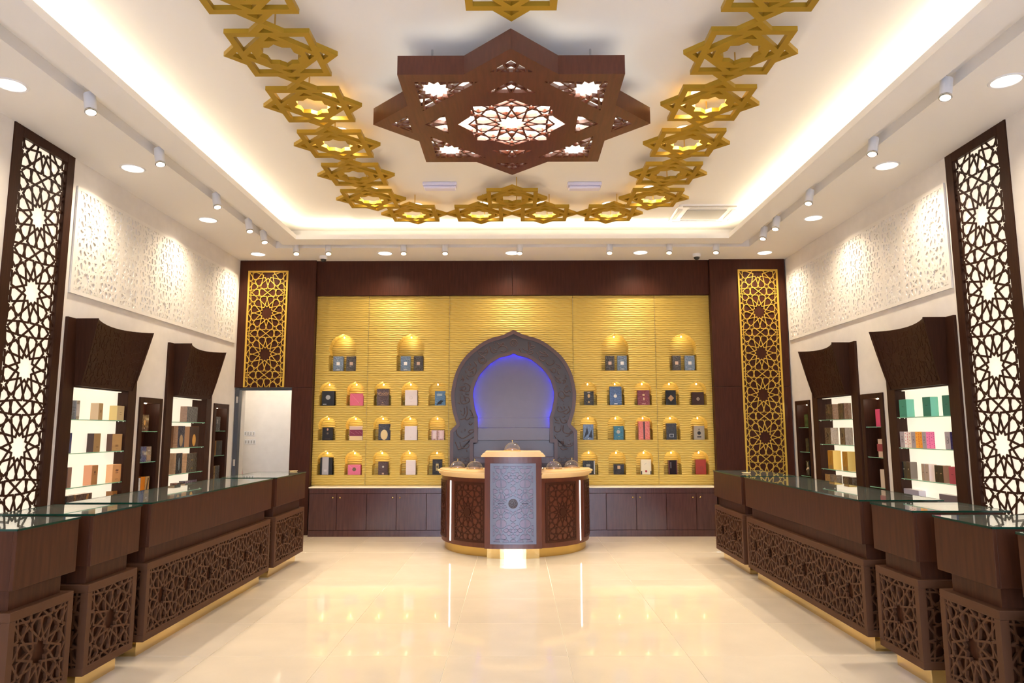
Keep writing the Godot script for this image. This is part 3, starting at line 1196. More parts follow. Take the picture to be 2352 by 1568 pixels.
func pilasters() -> void:
	var z0 := -10.9
	var zp := -10.6
	# left pilaster, open below for the passage door
	for q in [["left", -4.27, -3.072], ["right", 3.078, 4.25]]:
		var root := Node3D.new()
		root.name = "pilaster_" + q[0]
		add_child(root)
		meta(root, "dark wooden pilaster %s of the gold wall" % q[0], "pilaster", "", "structure")
		var up := Mb.new()
		up.bmm(Vector3(q[1], 2.209, z0), Vector3(q[2], HS, zp), 0.003)
		obj("panel", up, M.wood, root)
		var lo := Mb.new()
		if q[0] == "left":
			lo.bmm(Vector3(-3.385, 0, z0), Vector3(q[2], 2.205, zp), 0.003)
		else:
			lo.bmm(Vector3(q[1], 0, z0), Vector3(q[2], 2.205, zp), 0.003)
		obj("panel", lo, M.wood, root)
	var h := Node3D.new()
	h.name = "header_beam"
	add_child(h)
	meta(h, "dark wooden header beam above the gold wall", "beam", "", "structure")
	for q in [[-3.07, -0.002], [0.002, 3.076]]:
		var b := Mb.new()
		b.bmm(Vector3(q[0], 3.645, z0), Vector3(q[1], HS, -10.655), 0.003)
		obj("board", b, M.wood, h)
	# gold lattice panels on the pilasters
	for q in [[-1, -4.132, -3.505, 2.212, "left"], [1, 3.511, 4.132, 0.02, "right"]]:
		var o := thing("gold_lattice_panel", "tall gold star lattice panel on the %s dark pilaster" % q[4], "lattice panel", Vector3(0, 0, zp))
		var fr := Mb.new()
		var t := 0.026
		var y1 := 4.03
		fr.bmm(Vector3(q[1], q[3], 0), Vector3(q[1] + t, y1, 0.016))
		fr.bmm(Vector3(q[2] - t, q[3], 0), Vector3(q[2], y1, 0.016))
		fr.bmm(Vector3(q[1] + t, y1 - t, 0), Vector3(q[2] - t, y1, 0.016))
		obj("frame", fr, M.gold_lattice, o)
		var la := Mb.new()
		lattice(la, q[1] + t * 0.8, q[2] - q[1] - t * 1.6, q[3], y1 - t, y1 - t + 0.002, 0.643, 0.0105, 0.013, func(x, y, w): return Vector3(x, y, w))
		obj("lattice", la, M.gold_lattice, o)

func back_cabinets() -> void:
	var zf := -10.45
	var root := thing("wall_cabinet", "long low dark wooden wall cabinet with brass knobs under the gold wall", "cabinet", Vector3(0, 0, 0))
	var b := Mb.new()
	b.bmm(Vector3(-3.02, 0.0, -10.69), Vector3(3.02, 0.09, zf + 0.002))
	obj("plinth", b, M.cab, root)
	var c := Mb.new()
	c.bmm(Vector3(-3.02, 0.09, -10.69), Vector3(3.02, 0.70, zf - 0.022))
	obj("carcass", c, M.wood_dark, root)
	var r := Mb.new()
	r.bmm(Vector3(-3.02, 0.625, zf - 0.02), Vector3(3.02, 0.70, zf), 0.002)
	obj("rail", r, M.cab, root)
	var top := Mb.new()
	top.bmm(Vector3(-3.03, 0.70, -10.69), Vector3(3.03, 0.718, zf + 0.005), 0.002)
	obj("countertop", top, M.lit_top, root)
	var w := 0.443
	for i in 14:
		var x := -3.05 + w * i
		var d := Mb.new()
		var xa := maxf(x, -3.02) + 0.003
		var xb := minf(x + w, 3.02) - 0.003
		if xb - xa < 0.1:
			continue
		d.bmm(Vector3(xa, 0.094, zf - 0.02), Vector3(xb, 0.62, zf), 0.002)
		var door := obj("door", d, M.cab, root)
		var k := Mb.new()
		var kx := xb - 0.05 if i % 2 == 0 else xa + 0.05
		if i == 2:
			kx = xb - 0.05
		var pr: Array = []
		for j in 7:
			pr.append(Vector2(sin(j * PI / 6), -cos(j * PI / 6)) * 0.0125)
		k.lathe(Vector3(kx, 0.565, zf + 0.02), pr, 14)
		k.tube(PackedVector3Array([Vector3(kx, 0.565, zf), Vector3(kx, 0.565, zf + 0.015)]), 0.005, 8)
		obj("knob", k, M.brass_brush, door)

# arch outline in metres about its axis: outer edge, and the opening
func arch_points() -> Array:
	var outer := [[0, 3.078], [0.16, 3.0], [0.385, 2.935], [0.58, 2.813], [0.76, 2.642], [0.882, 2.422], [0.944, 2.163], [0.949, 2.034], [0.928, 1.858], [0.888, 1.714], [0.862, 1.642], [0.96, 1.538], [0.962, 1.3], [0.962, 1.1], [0.962, 0.722]]
	var inner := [[0, 2.717], [0.083, 2.678], [0.23, 2.641], [0.392, 2.527], [0.536, 2.357], [0.608, 2.163], [0.613, 2.034], [0.585, 1.873], [0.56, 1.79], [0.544, 1.75], [0.544, 1.68], [0.544, 1.55], [0.544, 1.365], [0.608, 1.363], [0.608, 0.722]]
	return [outer, inner]

func smooth(pts: Array, lo: int, hi: int, sub: int) -> Array:
	var out: Array = []
	for i in pts.size() - 1:
		var a := Vector2(pts[i][0], pts[i][1])
		var b := Vector2(pts[i + 1][0], pts[i + 1][1])
		for k in sub:
			var t := float(k) / sub
			if i >= lo and i < hi:
				var p0 := Vector2(pts[maxi(i - 1, lo)][0], pts[maxi(i - 1, lo)][1])
				var p3 := Vector2(pts[mini(i + 2, hi)][0], pts[mini(i + 2, hi)][1])
				out.append(a.cubic_interpolate(b, p0, p3, t))
			else:
				out.append(a.lerp(b, t))
	out.append(Vector2(pts[-1][0], pts[-1][1]))
	return out

func arch() -> void:
	var ap := arch_points()
	var sub := 4
	var oh := smooth(ap[0], 1, 10, sub)
	var ih := smooth(ap[1], 1, 9, sub)
	var O: Array = []
	var I: Array = []
	for i in range(oh.size() - 1, 0, -1):
		O.append(Vector2(-oh[i].x, oh[i].y))
		I.append(Vector2(-ih[i].x, ih[i].y))
	O.append_array(oh)
	I.append_array(ih)
	var cx := 0.014
	var zf := -10.53
	var root := thing("carved_arch", "dark horseshoe arch carved with raised script, lit blue inside", "arch", Vector3(cx, 0, 0))
	# rims 75 mm wide at the outside, 60 mm inside, recessed face between
	var face := Mb.new()
	var orim := Mb.new()
	var irim := Mb.new()
	var n := O.size()
	var Om: Array = []
	var Im: Array = []
	for i in n:
		var a: Vector2 = O[maxi(i - 1, 0)]
		var b: Vector2 = O[mini(i + 1, n - 1)]
		var no := Vector2(-(b - a).y, (b - a).x).normalized()
		a = I[maxi(i - 1, 0)]
		b = I[mini(i + 1, n - 1)]
		var ni := Vector2(-(b - a).y, (b - a).x).normalized()
		Om.append(O[i] - no * 0.055)
		var out_p: Vector2 = I[i] + ni * 0.052
		if I[i].y < 1.74:
			var sx := signf(I[i].x)
			out_p = Vector2(I[i].x + sx * 0.052, I[i].y if I[i].y > 1.5 else maxf(I[i].y, 1.417) if absf(I[i].x) < 0.6075 or I[i].y > 1.36 else minf(I[i].y, 1.417))
		Im.append(out_p)
	var v3 := func(p: Vector2, z: float) -> Vector3: return Vector3(p.x, p.y, z)
	for i in n - 1:
		face.quad(v3.call(Om[i], zf - 0.016), v3.call(Om[i + 1], zf - 0.016), v3.call(Im[i + 1], zf - 0.016), v3.call(Im[i], zf - 0.016), Vector3.BACK)
		face.quad(v3.call(O[i], zf - 0.045), v3.call(O[i + 1], zf - 0.045), v3.call(I[i + 1], zf - 0.045), v3.call(I[i], zf - 0.045), Vector3.FORWARD)
		for q in [[orim, O, Om], [irim, Im, I]]:
			var mb: Mb = q[0]
			var A: Array = q[1]
			var B: Array = q[2]
			mb.quad(v3.call(A[i], zf), v3.call(A[i + 1], zf), v3.call(B[i + 1], zf), v3.call(B[i], zf), Vector3.BACK)
			var zin := zf - 0.016
			var up: Vector2 = A[i] - B[i]
			mb.quad(v3.call(A[i], zf), v3.call(A[i + 1], zf), v3.call(A[i + 1], zf - 0.17 if q[0] == orim else zin), v3.call(A[i], zf - 0.17 if q[0] == orim else zin), Vector3(up.x, up.y, 0))
			mb.quad(v3.call(B[i], zf), v3.call(B[i + 1], zf), v3.call(B[i + 1], zin if q[0] == orim else zf - 0.045), v3.call(B[i], zin if q[0] == orim else zf - 0.045), Vector3(-up.x, -up.y, 0))
	obj("face", face, M.arch_face, root)
	obj("outer_rim", orim, M.arch_rim, root)
	obj("inner_rim", irim, M.arch_rim, root)
	# raised script on the face
	var strokes := script_strokes()
	var sc := Mb.new()
	for s in strokes:
		var line := PackedVector3Array()
		var m: int = s.size()
		for i in m - 1:
			for k in 3:
				var q: Vector2 = s[i].cubic_interpolate(s[i + 1], s[maxi(i - 1, 0)], s[mini(i + 2, m - 1)], k / 3.0)
				line.append(px(q.x, q.y, 2, zf - 0.016) - Vector3(cx, 0, 0))
		line.append(px(s[m - 1].x, s[m - 1].y, 2, zf - 0.016) - Vector3(cx, 0, 0))
		sc.tube(line, 0.0072, 5)
	obj("raised_script", sc, M.arch_rim, root)
	# geometric carving at both feet
	var ft := Mb.new()
	for s in [-1.0, 1.0]:
		for i in 3:
			for j in 4:
				var c := Vector2(s * (0.69 + 0.085 * i), 0.86 + 0.082 * j)
				var ring := PackedVector3Array()
				for k in 7:
					var a := TAU * k / 6.0 + PI / 6
					ring.append(Vector3(c.x + cos(a) * 0.034, c.y + sin(a) * 0.034, zf - 0.016))
				ft.tube(ring, 0.0045, 5, false)
				for k in 6:
					var a := TAU * k / 6.0 + PI / 6
					ft.tube(PackedVector3Array([Vector3(c.x + cos(a) * 0.034, c.y + sin(a) * 0.034, zf - 0.016), Vector3(c.x + cos(a) * 0.052, c.y + sin(a) * 0.052, zf - 0.016)]), 0.0035, 4)
	obj("star_carving", ft, M.arch_rim, root)
	# inside: back panel, stepped ledges
	var bk := Mb.new()
	var bp := PackedVector2Array()
	for i in n:
		bp.append(Im[i].lerp(Om[i], 0.5))
	bk.prism(bp, Vector3.ZERO, Vector3.RIGHT, Vector3.UP, Vector3.BACK, -10.69, -10.675)
	obj("back_panel", bk, M.arch_back, root)
	var ld := Mb.new()
	ld.bmm(Vector3(-0.60, 1.40, -10.675), Vector3(0.60, 1.585, -10.615), 0.004)
	ld.bmm(Vector3(-0.60, 1.585, -10.675), Vector3(0.60, 1.735, -10.655), 0.004)
	obj("ledge", ld, M.arch_back, root)
	var sh := Mb.new()
	sh.bmm(Vector3(-0.60, 1.135, -10.675), Vector3(0.60, 1.15, -10.45), 0.002)
	sh.bmm(Vector3(-0.60, 1.06, -10.66), Vector3(0.60, 1.135, -10.47), 0.002)
	obj("shelf", sh, M.cab, root)
	# blue light strip hidden behind the inner rim
	var st := PackedVector3Array()
	for i in n:
		if I[i].y > 1.62:
			var a: Vector2 = I[maxi(i - 1, 0)]
			var b: Vector2 = I[mini(i + 1, n - 1)]
			var nn := Vector2(-(b - a).y, (b - a).x).normalized()
			var p: Vector2 = I[i] + nn * 0.03
			st.append(Vector3(p.x, p.y, zf - 0.058))
	var tb := Mb.new()
	tb.tube(st, 0.006, 6)
	obj("blue_light_strip", tb, M.blue_light, root)
	for i in range(2, st.size(), 4):
		omni(root, st[i] + Vector3(0, 0, -0.012), Color(0.12, 0.12, 1.0), 0.024, 0.01)

# script traced from the photograph, in its pixels
func script_strokes() -> Array:
	var out: Array = []
	var L := [
		[[575,205],[600,225],[635,205],[640,215],[600,240]], [[540,265],[575,280],[590,250],[625,235],[665,250],[675,275],[650,295],[610,285]], [[510,250],[515,290],[540,305],[570,295]], [[545,200],[548,215]], [[500,240],[505,265]], [[480,280],[465,300],[450,285],[470,265],[480,285],[470,320],[440,330]],
		[[385,305],[410,330],[440,345],[455,375],[430,400],[400,385],[410,360],[440,355]], [[390,350],[395,395],[430,415],[465,400],[470,370]], [[345,395],[365,420],[372,445]], [[380,290],[425,300]], [[420,320],[445,300]],
		[[265,455],[300,440],[290,480],[320,470],[345,450],[365,475],[350,520],[310,545],[275,530]], [[300,500],[330,490],[330,520],[300,525]], [[255,480],[265,510]], [[300,410],[310,425]],
		[[205,575],[240,560],[235,590],[225,530]], [[265,545],[290,570]],
		[[240,620],[265,610],[300,635],[305,660],[285,690],[240,690],[220,660],[250,640],[262,665],[235,680],[200,680]], [[195,650],[225,645]],
		[[205,740],[215,800],[245,815],[285,800],[300,775],[280,750],[250,760],[265,790]], [[240,730],[255,770],[225,785]], [[180,800],[205,815]], [[255,715],[290,725]],
		[[245,855],[250,900],[235,930],[215,915]], [[270,850],[275,910],[250,960],[205,970]], [[300,870],[320,900],[335,945],[310,925]], [[205,880],[220,890]], [[245,960],[275,975],[300,955]], [[290,1010],[310,1025],[330,1005]],
		[[165,1075],[180,1130],[225,1160],[270,1140],[330,1100],[350,1080],[310,1075],[285,1095],[320,1110]], [[250,1065],[252,1090]], [[215,1090],[225,1105]],
		[[155,1195],[175,1245],[185,1265]], [[200,1195],[215,1245],[260,1260],[295,1235],[280,1215],[250,1235]], [[230,1190],[300,1170],[340,1145]], [[180,1270],[230,1255]], [[265,1280],[275,1290]]]
	for s in L:
		var a: Array = []
		for q in s:
			a.append(Vector2(1010 + q[0] / 4.353, 740 + q[1] / 4.353))
		out.append(a)
	var R := [
		[[190,195],[193,245],[190,285],[150,275],[135,260]], [[215,205],[200,270],[180,300],[205,320],[235,305],[225,285],[200,295]], [[215,235],[260,240],[235,260],[210,265]], [[100,265],[120,300]], [[165,310],[185,320]],
		[[300,290],[330,310],[375,320],[385,340],[345,340],[310,330],[300,360],[330,385],[360,375]], [[270,300],[285,325]], [[340,290],[365,305]], [[295,345],[310,375],[345,392]],
		[[370,400],[390,425],[430,420],[450,395],[440,380]], [[465,420],[500,430],[515,465],[490,450],[475,455]], [[405,470],[430,500],[460,500],[465,470],[440,455],[420,470],[430,485]], [[480,500],[500,520]],
		[[450,540],[480,560],[500,590],[520,605],[490,600],[465,580],[480,560],[510,560]], [[530,580],[555,575],[560,600],[535,610],[545,590]], [[555,550],[575,565]],
		[[590,640],[560,650],[550,680],[575,700],[600,680],[615,700]], [[490,700],[495,740],[530,760],[560,740],[540,700],[510,690],[490,715]], [[545,720],[570,735],[600,735]], [[520,770],[545,790]], [[560,640],[580,630]],
		[[490,840],[480,875],[510,895],[545,890],[580,870]], [[545,840],[555,860]], [[590,840],[605,880],[575,915],[540,905]], [[510,840],[530,870]], [[580,900],[600,890]],
		[[450,950],[470,980],[490,985]], [[505,960],[525,1000],[560,1005],[575,985],[550,975]], [[455,1000],[500,1010]], [[530,950],[555,940]],
		[[455,1040],[450,1075],[475,1095],[510,1080],[520,1030]], [[540,1030],[535,1085],[570,1110],[620,1110],[630,1095],[610,1095],[600,1130],[560,1140]], [[450,1130],[465,1160]],
		[[490,1200],[495,1235],[525,1240],[535,1200],[515,1190],[525,1215]], [[540,1185],[545,1215]], [[555,1230],[590,1240],[635,1225],[635,1200]], [[585,1215],[600,1225],[615,1210]], [[510,1255],[540,1275],[580,1260]]]
	for s in R:
		var a: Array = []
		for q in s:
			a.append(Vector2(1170 + q[0] / 4.353, 740 + q[1] / 4.353))
		out.append(a)
	# dots
	for q in [[545, 225], [470, 250], [360, 370], [310, 425], [245, 540], [200, 720], [225, 715], [270, 840], [300, 990], [255, 1070]]:
		var c := Vector2(1010 + q[0] / 4.353, 740 + q[1] / 4.353)
		out.append([c, c + Vector2(1.2, 0.8)])
	for q in [[260, 220], [320, 260], [410, 350], [480, 490], [560, 530], [500, 660], [600, 650], [480, 810], [540, 815], [600, 1060], [540, 1170], [600, 1180], [470, 1120]]:
		var c := Vector2(1170 + q[0] / 4.353, 740 + q[1] / 4.353)
		out.append([c, c + Vector2(1.2, 0.8)])
	# centre medallion at the crown
	for r in [4.0, 8.0]:
		var a: Array = []
		for k in 9:
			a.append(Vector2(1180.0, 787.5) + Vector2.from_angle(TAU * k / 8.0) * r)
		out.append(a)
	return out

# ---------- round counter -------------------------------------------------------------------------------------------------
func sector(mb: Mb, r0: float, r1: float, y0: float, y1: float, a0: float, a1: float, seg: int) -> void:
	for i in seg:
		var t0 := lerpf(a0, a1, float(i) / seg)
		var t1 := lerpf(a0, a1, float(i + 1) / seg)
		var u0 := Vector3(sin(t0), 0, cos(t0))
		var u1 := Vector3(sin(t1), 0, cos(t1))
		var Y0 := Vector3.UP * y0
		var Y1 := Vector3.UP * y1
		mb.squad(u0 * r1 + Y0, u1 * r1 + Y0, u1 * r1 + Y1, u0 * r1 + Y1, u0, u1, u1, u0)
		mb.squad(u0 * r0 + Y0, u1 * r0 + Y0, u1 * r0 + Y1, u0 * r0 + Y1, -u0, -u1, -u1, -u0)
		mb.quad(u0 * r0 + Y1, u0 * r1 + Y1, u1 * r1 + Y1, u1 * r0 + Y1, Vector3.UP)
		mb.quad(u0 * r0 + Y0, u0 * r1 + Y0, u1 * r1 + Y0, u1 * r0 + Y0, Vector3.DOWN)
		for e in [[i == 0, u0, t0, -1.0], [i == seg - 1, u1, t1, 1.0]]:
			if e[0]:
				var u: Vector3 = e[1]
				mb.quad(u * r0 + Y0, u * r1 + Y0, u * r1 + Y1, u * r0 + Y1, Vector3(cos(e[2]), 0, -sin(e[2])) * e[3])

func bulged(w: float, d: float, b: float) -> PackedVector2Array:
	var p := PackedVector2Array([Vector2(-w * 0.5, -d), Vector2(w * 0.5, -d)])
	for i in 13:
		var t := 1.0 - 2.0 * i / 12.0
		p.append(Vector2(t * w * 0.5, b * (1.0 - t * t)))
	return p

func kiosk() -> void:
	var c := Vector3(0.035, 0, -9.70)
	var o := thing("round_counter", "round dark wooden counter with brass plinth before the carved arch", "counter", c)
	var A := deg_to_rad(97.0)
	var mb := Mb.new()
	sector(mb, 0.60, 0.955, 0.0, 0.115, -A, A, 48)
	obj("plinth", mb, M.brass_brush, o)
	mb = Mb.new()
	sector(mb, 0.55, 1.0, 0.112, 0.955, -A, A, 56)
	obj("body", mb, M.wood_red, o)
	for sg in [-1.0, 1.0]:
		var rim := Mb.new()
		var b0: float = deg_to_rad(18.4) if sg > 0 else deg_to_rad(-21.0)
		sector(rim, 0.40, 1.018, 0.955, 0.978, minf(b0, A * sg), maxf(b0, A * sg), 28)
		sector(rim, 0.40, 1.045, 0.978, 1.003, minf(b0, A * sg), maxf(b0, A * sg), 28)
		sector(rim, 0.40, 1.062, 1.003, 1.018, minf(b0, A * sg), maxf(b0, A * sg), 28)
		sector(rim, 0.40, 1.03, 1.018, 1.035, minf(b0, A * sg), maxf(b0, A * sg), 28)
		obj("worktop", rim, M.oak, o)
	# lattice panels let into the drum
	for q in [[-50.5, -22.0], [22.0, 50.5], [-86.0, -63.5], [63.5, 86.0]]:
		var a0 := deg_to_rad(q[0])
		var a1 := deg_to_rad(q[1])
		var R := 1.004
		var y0 := 0.17
		var y1 := 0.90
		var wid := (a1 - a0) * R
		var curve := func(u, v, w): return Vector3(sin(a0 + u / R) * (R + w), v, cos(a0 + u / R) * (R + w))
		var bk := Mb.new()
		sector(bk, 0.98, R, y0, y1, a0, a1, 12)
		obj("pocket", bk, M.wood_red, o)
		var fr := Mb.new()
		sector(fr, R, R + 0.009, y0, y0 + 0.03, a0, a1, 12)
		sector(fr, R, R + 0.009, y1 - 0.03, y1, a0, a1, 12)
		sector(fr, R, R + 0.009, y0 + 0.03, y1 - 0.03, a0, a0 + 0.028, 2)
		sector(fr, R, R + 0.009, y0 + 0.03, y1 - 0.03, a1 - 0.028, a1, 2)
		obj("panel_frame", fr, M.wing_lattice, o)
		var la := Mb.new()
		lattice(la, 0.022, wid - 0.044, y0 + 0.025, y1 - 0.025, (y0 + y1) * 0.5, 0.45, 0.0125, 0.007, curve)
		obj("lattice", la, M.wing_lattice, o)
		if absf(q[0] + q[1]) < 120.0:
			var md := Mb.new()
			var am := (a0 + a1) * 0.5
			var u := Vector3(sin(am), 0, cos(am))
			var pts := PackedVector2Array()
			for k in 24:
				pts.append(Vector2.from_angle(TAU * k / 24.0) * 0.052)
			md.prism(pts, u * (R + 0.002) + Vector3.UP * (y0 + y1) * 0.5, Vector3(cos(am), 0, -sin(am)), Vector3.UP, u, 0.0, 0.015)
			obj("medallion", md, M.wing_lattice, o)
	# upright light strips
	for deg in [-56.5, 57.0]:
		var a := deg_to_rad(deg)
		var ls := Mb.new()
		sector(ls, 0.995, 1.006, 0.145, 0.905, a - 0.009, a + 0.009, 2)
		obj("light_strip", ls, M.strip_light, o)
		area(o, Vector3(sin(a) * 1.0075, 0.525, cos(a) * 1.0075), Vector3(sin(a), 0, cos(a)), Vector3.UP, Vector2(0.017, 0.755), Color(1.0, 0.96, 0.93), 0.05)
	# raised centre desk
	var X := Vector3.RIGHT
	var Z := Vector3.BACK
	var q0 := Vector3(-0.025, 0, 0.985)
	mb = Mb.new()
	mb.prism(bulged(0.64, 0.5, 0.03), q0, X, Z, Vector3.UP, 0.0, 0.115)
	obj("desk_plinth", mb, M.brass, o)
	mb = Mb.new()
	mb.prism(bulged(0.705, 0.52, 0.035), q0, X, Z, Vector3.UP, 0.114, 1.222)
	obj("desk_body", mb, M.wood_red, o)
	mb = Mb.new()
	mb.prism(bulged(0.80, 0.56, 0.05), q0, X, Z, Vector3.UP, 1.222, 1.238)
	mb.prism(bulged(0.765, 0.54, 0.045), q0, X, Z, Vector3.UP, 1.238, 1.258)
	mb.prism(bulged(0.70, 0.52, 0.035), q0, X, Z, Vector3.UP, 1.258, 1.285)
	obj("desk_top", mb, M.oak, o)
	# engraved front panel that follows the bulge
	var zs := func(x: float) -> float: return 0.985 + 0.035 * (1.0 - pow((x + 0.025) / 0.3525, 2.0))
	var map := func(u, v, w): return Vector3(u - 0.025, v, zs.call(u - 0.025) + 0.004 + w)
	var y0 := 0.172
	var y1 := 1.142
	var W := 0.283
	var pb := Mb.new()
	for i in 12:
		var ua := -W + 2 * W * i / 12.0
		var ub := -W + 2 * W * (i + 1) / 12.0
		pb.quad(map.call(ua, y0, 0.0), map.call(ub, y0, 0.0), map.call(ub, y1, 0.0), map.call(ua, y1, 0.0), Z)
		pb.quad(map.call(ua, y1, 0.014), map.call(ub, y1, 0.014), map.call(ub, y1, -0.01), map.call(ua, y1, -0.01), Vector3.UP)
		pb.quad(map.call(ua, y0, 0.014), map.call(ub, y0, 0.014), map.call(ub, y0, -0.01), map.call(ua, y0, -0.01), Vector3.DOWN)
	for u in [-W, W]:
		pb.quad(map.call(u, y0, 0.014), map.call(u, y1, 0.014), map.call(u, y1, -0.01), map.call(u, y0, -0.01), Vector3(u, 0, 0))
	obj("panel_base", pb, M.podium_panel, o)
	var cells := Mb.new()
	var plate := Mb.new()
	var holes: Array = []
	for p in podium_cells():
		var poly := PackedVector2Array()
		for w in p:
			poly.append(Vector2(w.x * 0.246 / 355.0, 0.657 - w.y * 0.456 / 640.0))
		var grown := Geometry2D.offset_polygon(poly, 0.0035, Geometry2D.JOIN_MITER)
		var small := Geometry2D.offset_polygon(poly, -0.0015, Geometry2D.JOIN_MITER)
		if grown.is_empty() or small.is_empty():
			continue
		var box := Rect2(grown[0][0], Vector2.ZERO)
		for w in grown[0]:
			box = box.expand(w)
		holes.append([grown[0], box])
		for pair in [[small[0], cells, 1.0], [grown[0], plate, -1.0]]:
			var pg: PackedVector2Array = pair[0]
			var mbx: Mb = pair[1]
			if pair[2] > 0:
				var ix := Geometry2D.triangulate_polygon(pg)
				for t in range(0, ix.size(), 3):
					mbx.tri(map.call(pg[ix[t]].x, pg[ix[t]].y, 0.012), map.call(pg[ix[t + 1]].x, pg[ix[t + 1]].y, 0.012), map.call(pg[ix[t + 2]].x, pg[ix[t + 2]].y, 0.012), Z)
			var ctr := Vector2.ZERO
			for w in pg:
				ctr += w / pg.size()
			for k in pg.size():
				var a := pg[k]
				var b := pg[(k + 1) % pg.size()]
				var nn: Vector2 = ((a + b) * 0.5 - ctr) * pair[2]
				mbx.quad(map.call(a.x, a.y, 0.0), map.call(b.x, b.y, 0.0), map.call(b.x, b.y, 0.012 if pair[2] > 0 else 0.014), map.call(a.x, a.y, 0.012 if pair[2] > 0 else 0.014), Vector3(nn.x, nn.y, 0))
	for i in 28:
		for j in 48:
			var c0 := Vector2(-W + 2 * W * i / 28.0, y0 + (y1 - y0) * j / 48.0)
			var c1 := c0 + Vector2(2 * W / 28.0, (y1 - y0) / 48.0)
			var bits: Array = [PackedVector2Array([c0, Vector2(c1.x, c0.y), c1, Vector2(c0.x, c1.y)])]
			for h in holes:
				if not h[1].intersects(Rect2(c0, c1 - c0)):
					continue
				var nxt: Array = []
				for p in bits:
					nxt.append_array(Geometry2D.clip_polygons(p, h[0]))
				bits = nxt
			for p in bits:
				var ix := Geometry2D.triangulate_polygon(p)
				for t in range(0, ix.size(), 3):
					plate.tri(map.call(p[ix[t]].x, p[ix[t]].y, 0.014), map.call(p[ix[t + 1]].x, p[ix[t + 1]].y, 0.014), map.call(p[ix[t + 2]].x, p[ix[t + 2]].y, 0.014), Z)
	obj("engraved_panel", plate, M.podium_panel, o)
	obj("star_cells", cells, M.podium_tile, o)
	var md := Mb.new()
	var disc := PackedVector2Array()
	for k in 32:
		disc.append(Vector2.from_angle(TAU * k / 32.0) * 0.058)
	md.prism(disc, map.call(0, 0.657, 0.014), X, Vector3.UP, Z, 0.0, 0.008)
	var dm := obj("medallion", md, M.arch_face, o)
	var mk := Mb.new()
	var ctr: Vector3 = map.call(0, 0.657, 0.023)
	var ring := PackedVector3Array()
	for k in 25:
		ring.append(ctr + Vector3(cos(TAU * k / 24.0), sin(TAU * k / 24.0), 0) * 0.051)
	mk.tube(ring, 0.003, 5, false)
	for s in [[[-30, 10], [-10, 28], [8, 10], [-12, -8], [-28, -14]], [[10, 32], [28, 14], [18, -6], [-4, -2]], [[-20, -30], [4, -22], [26, -26], [34, -8]], [[0, 14], [4, -14], [12, -34]], [[-36, -2], [-18, 2]], [[14, 20], [34, 6]]]:
		var ln := PackedVector3Array()
		for q in s:
			ln.append(ctr + Vector3(q[0], q[1], 0) * 0.00115)
		mk.tube(ln, 0.003, 5)
	obj("raised_emblem", mk, M.arch_rim, dm)

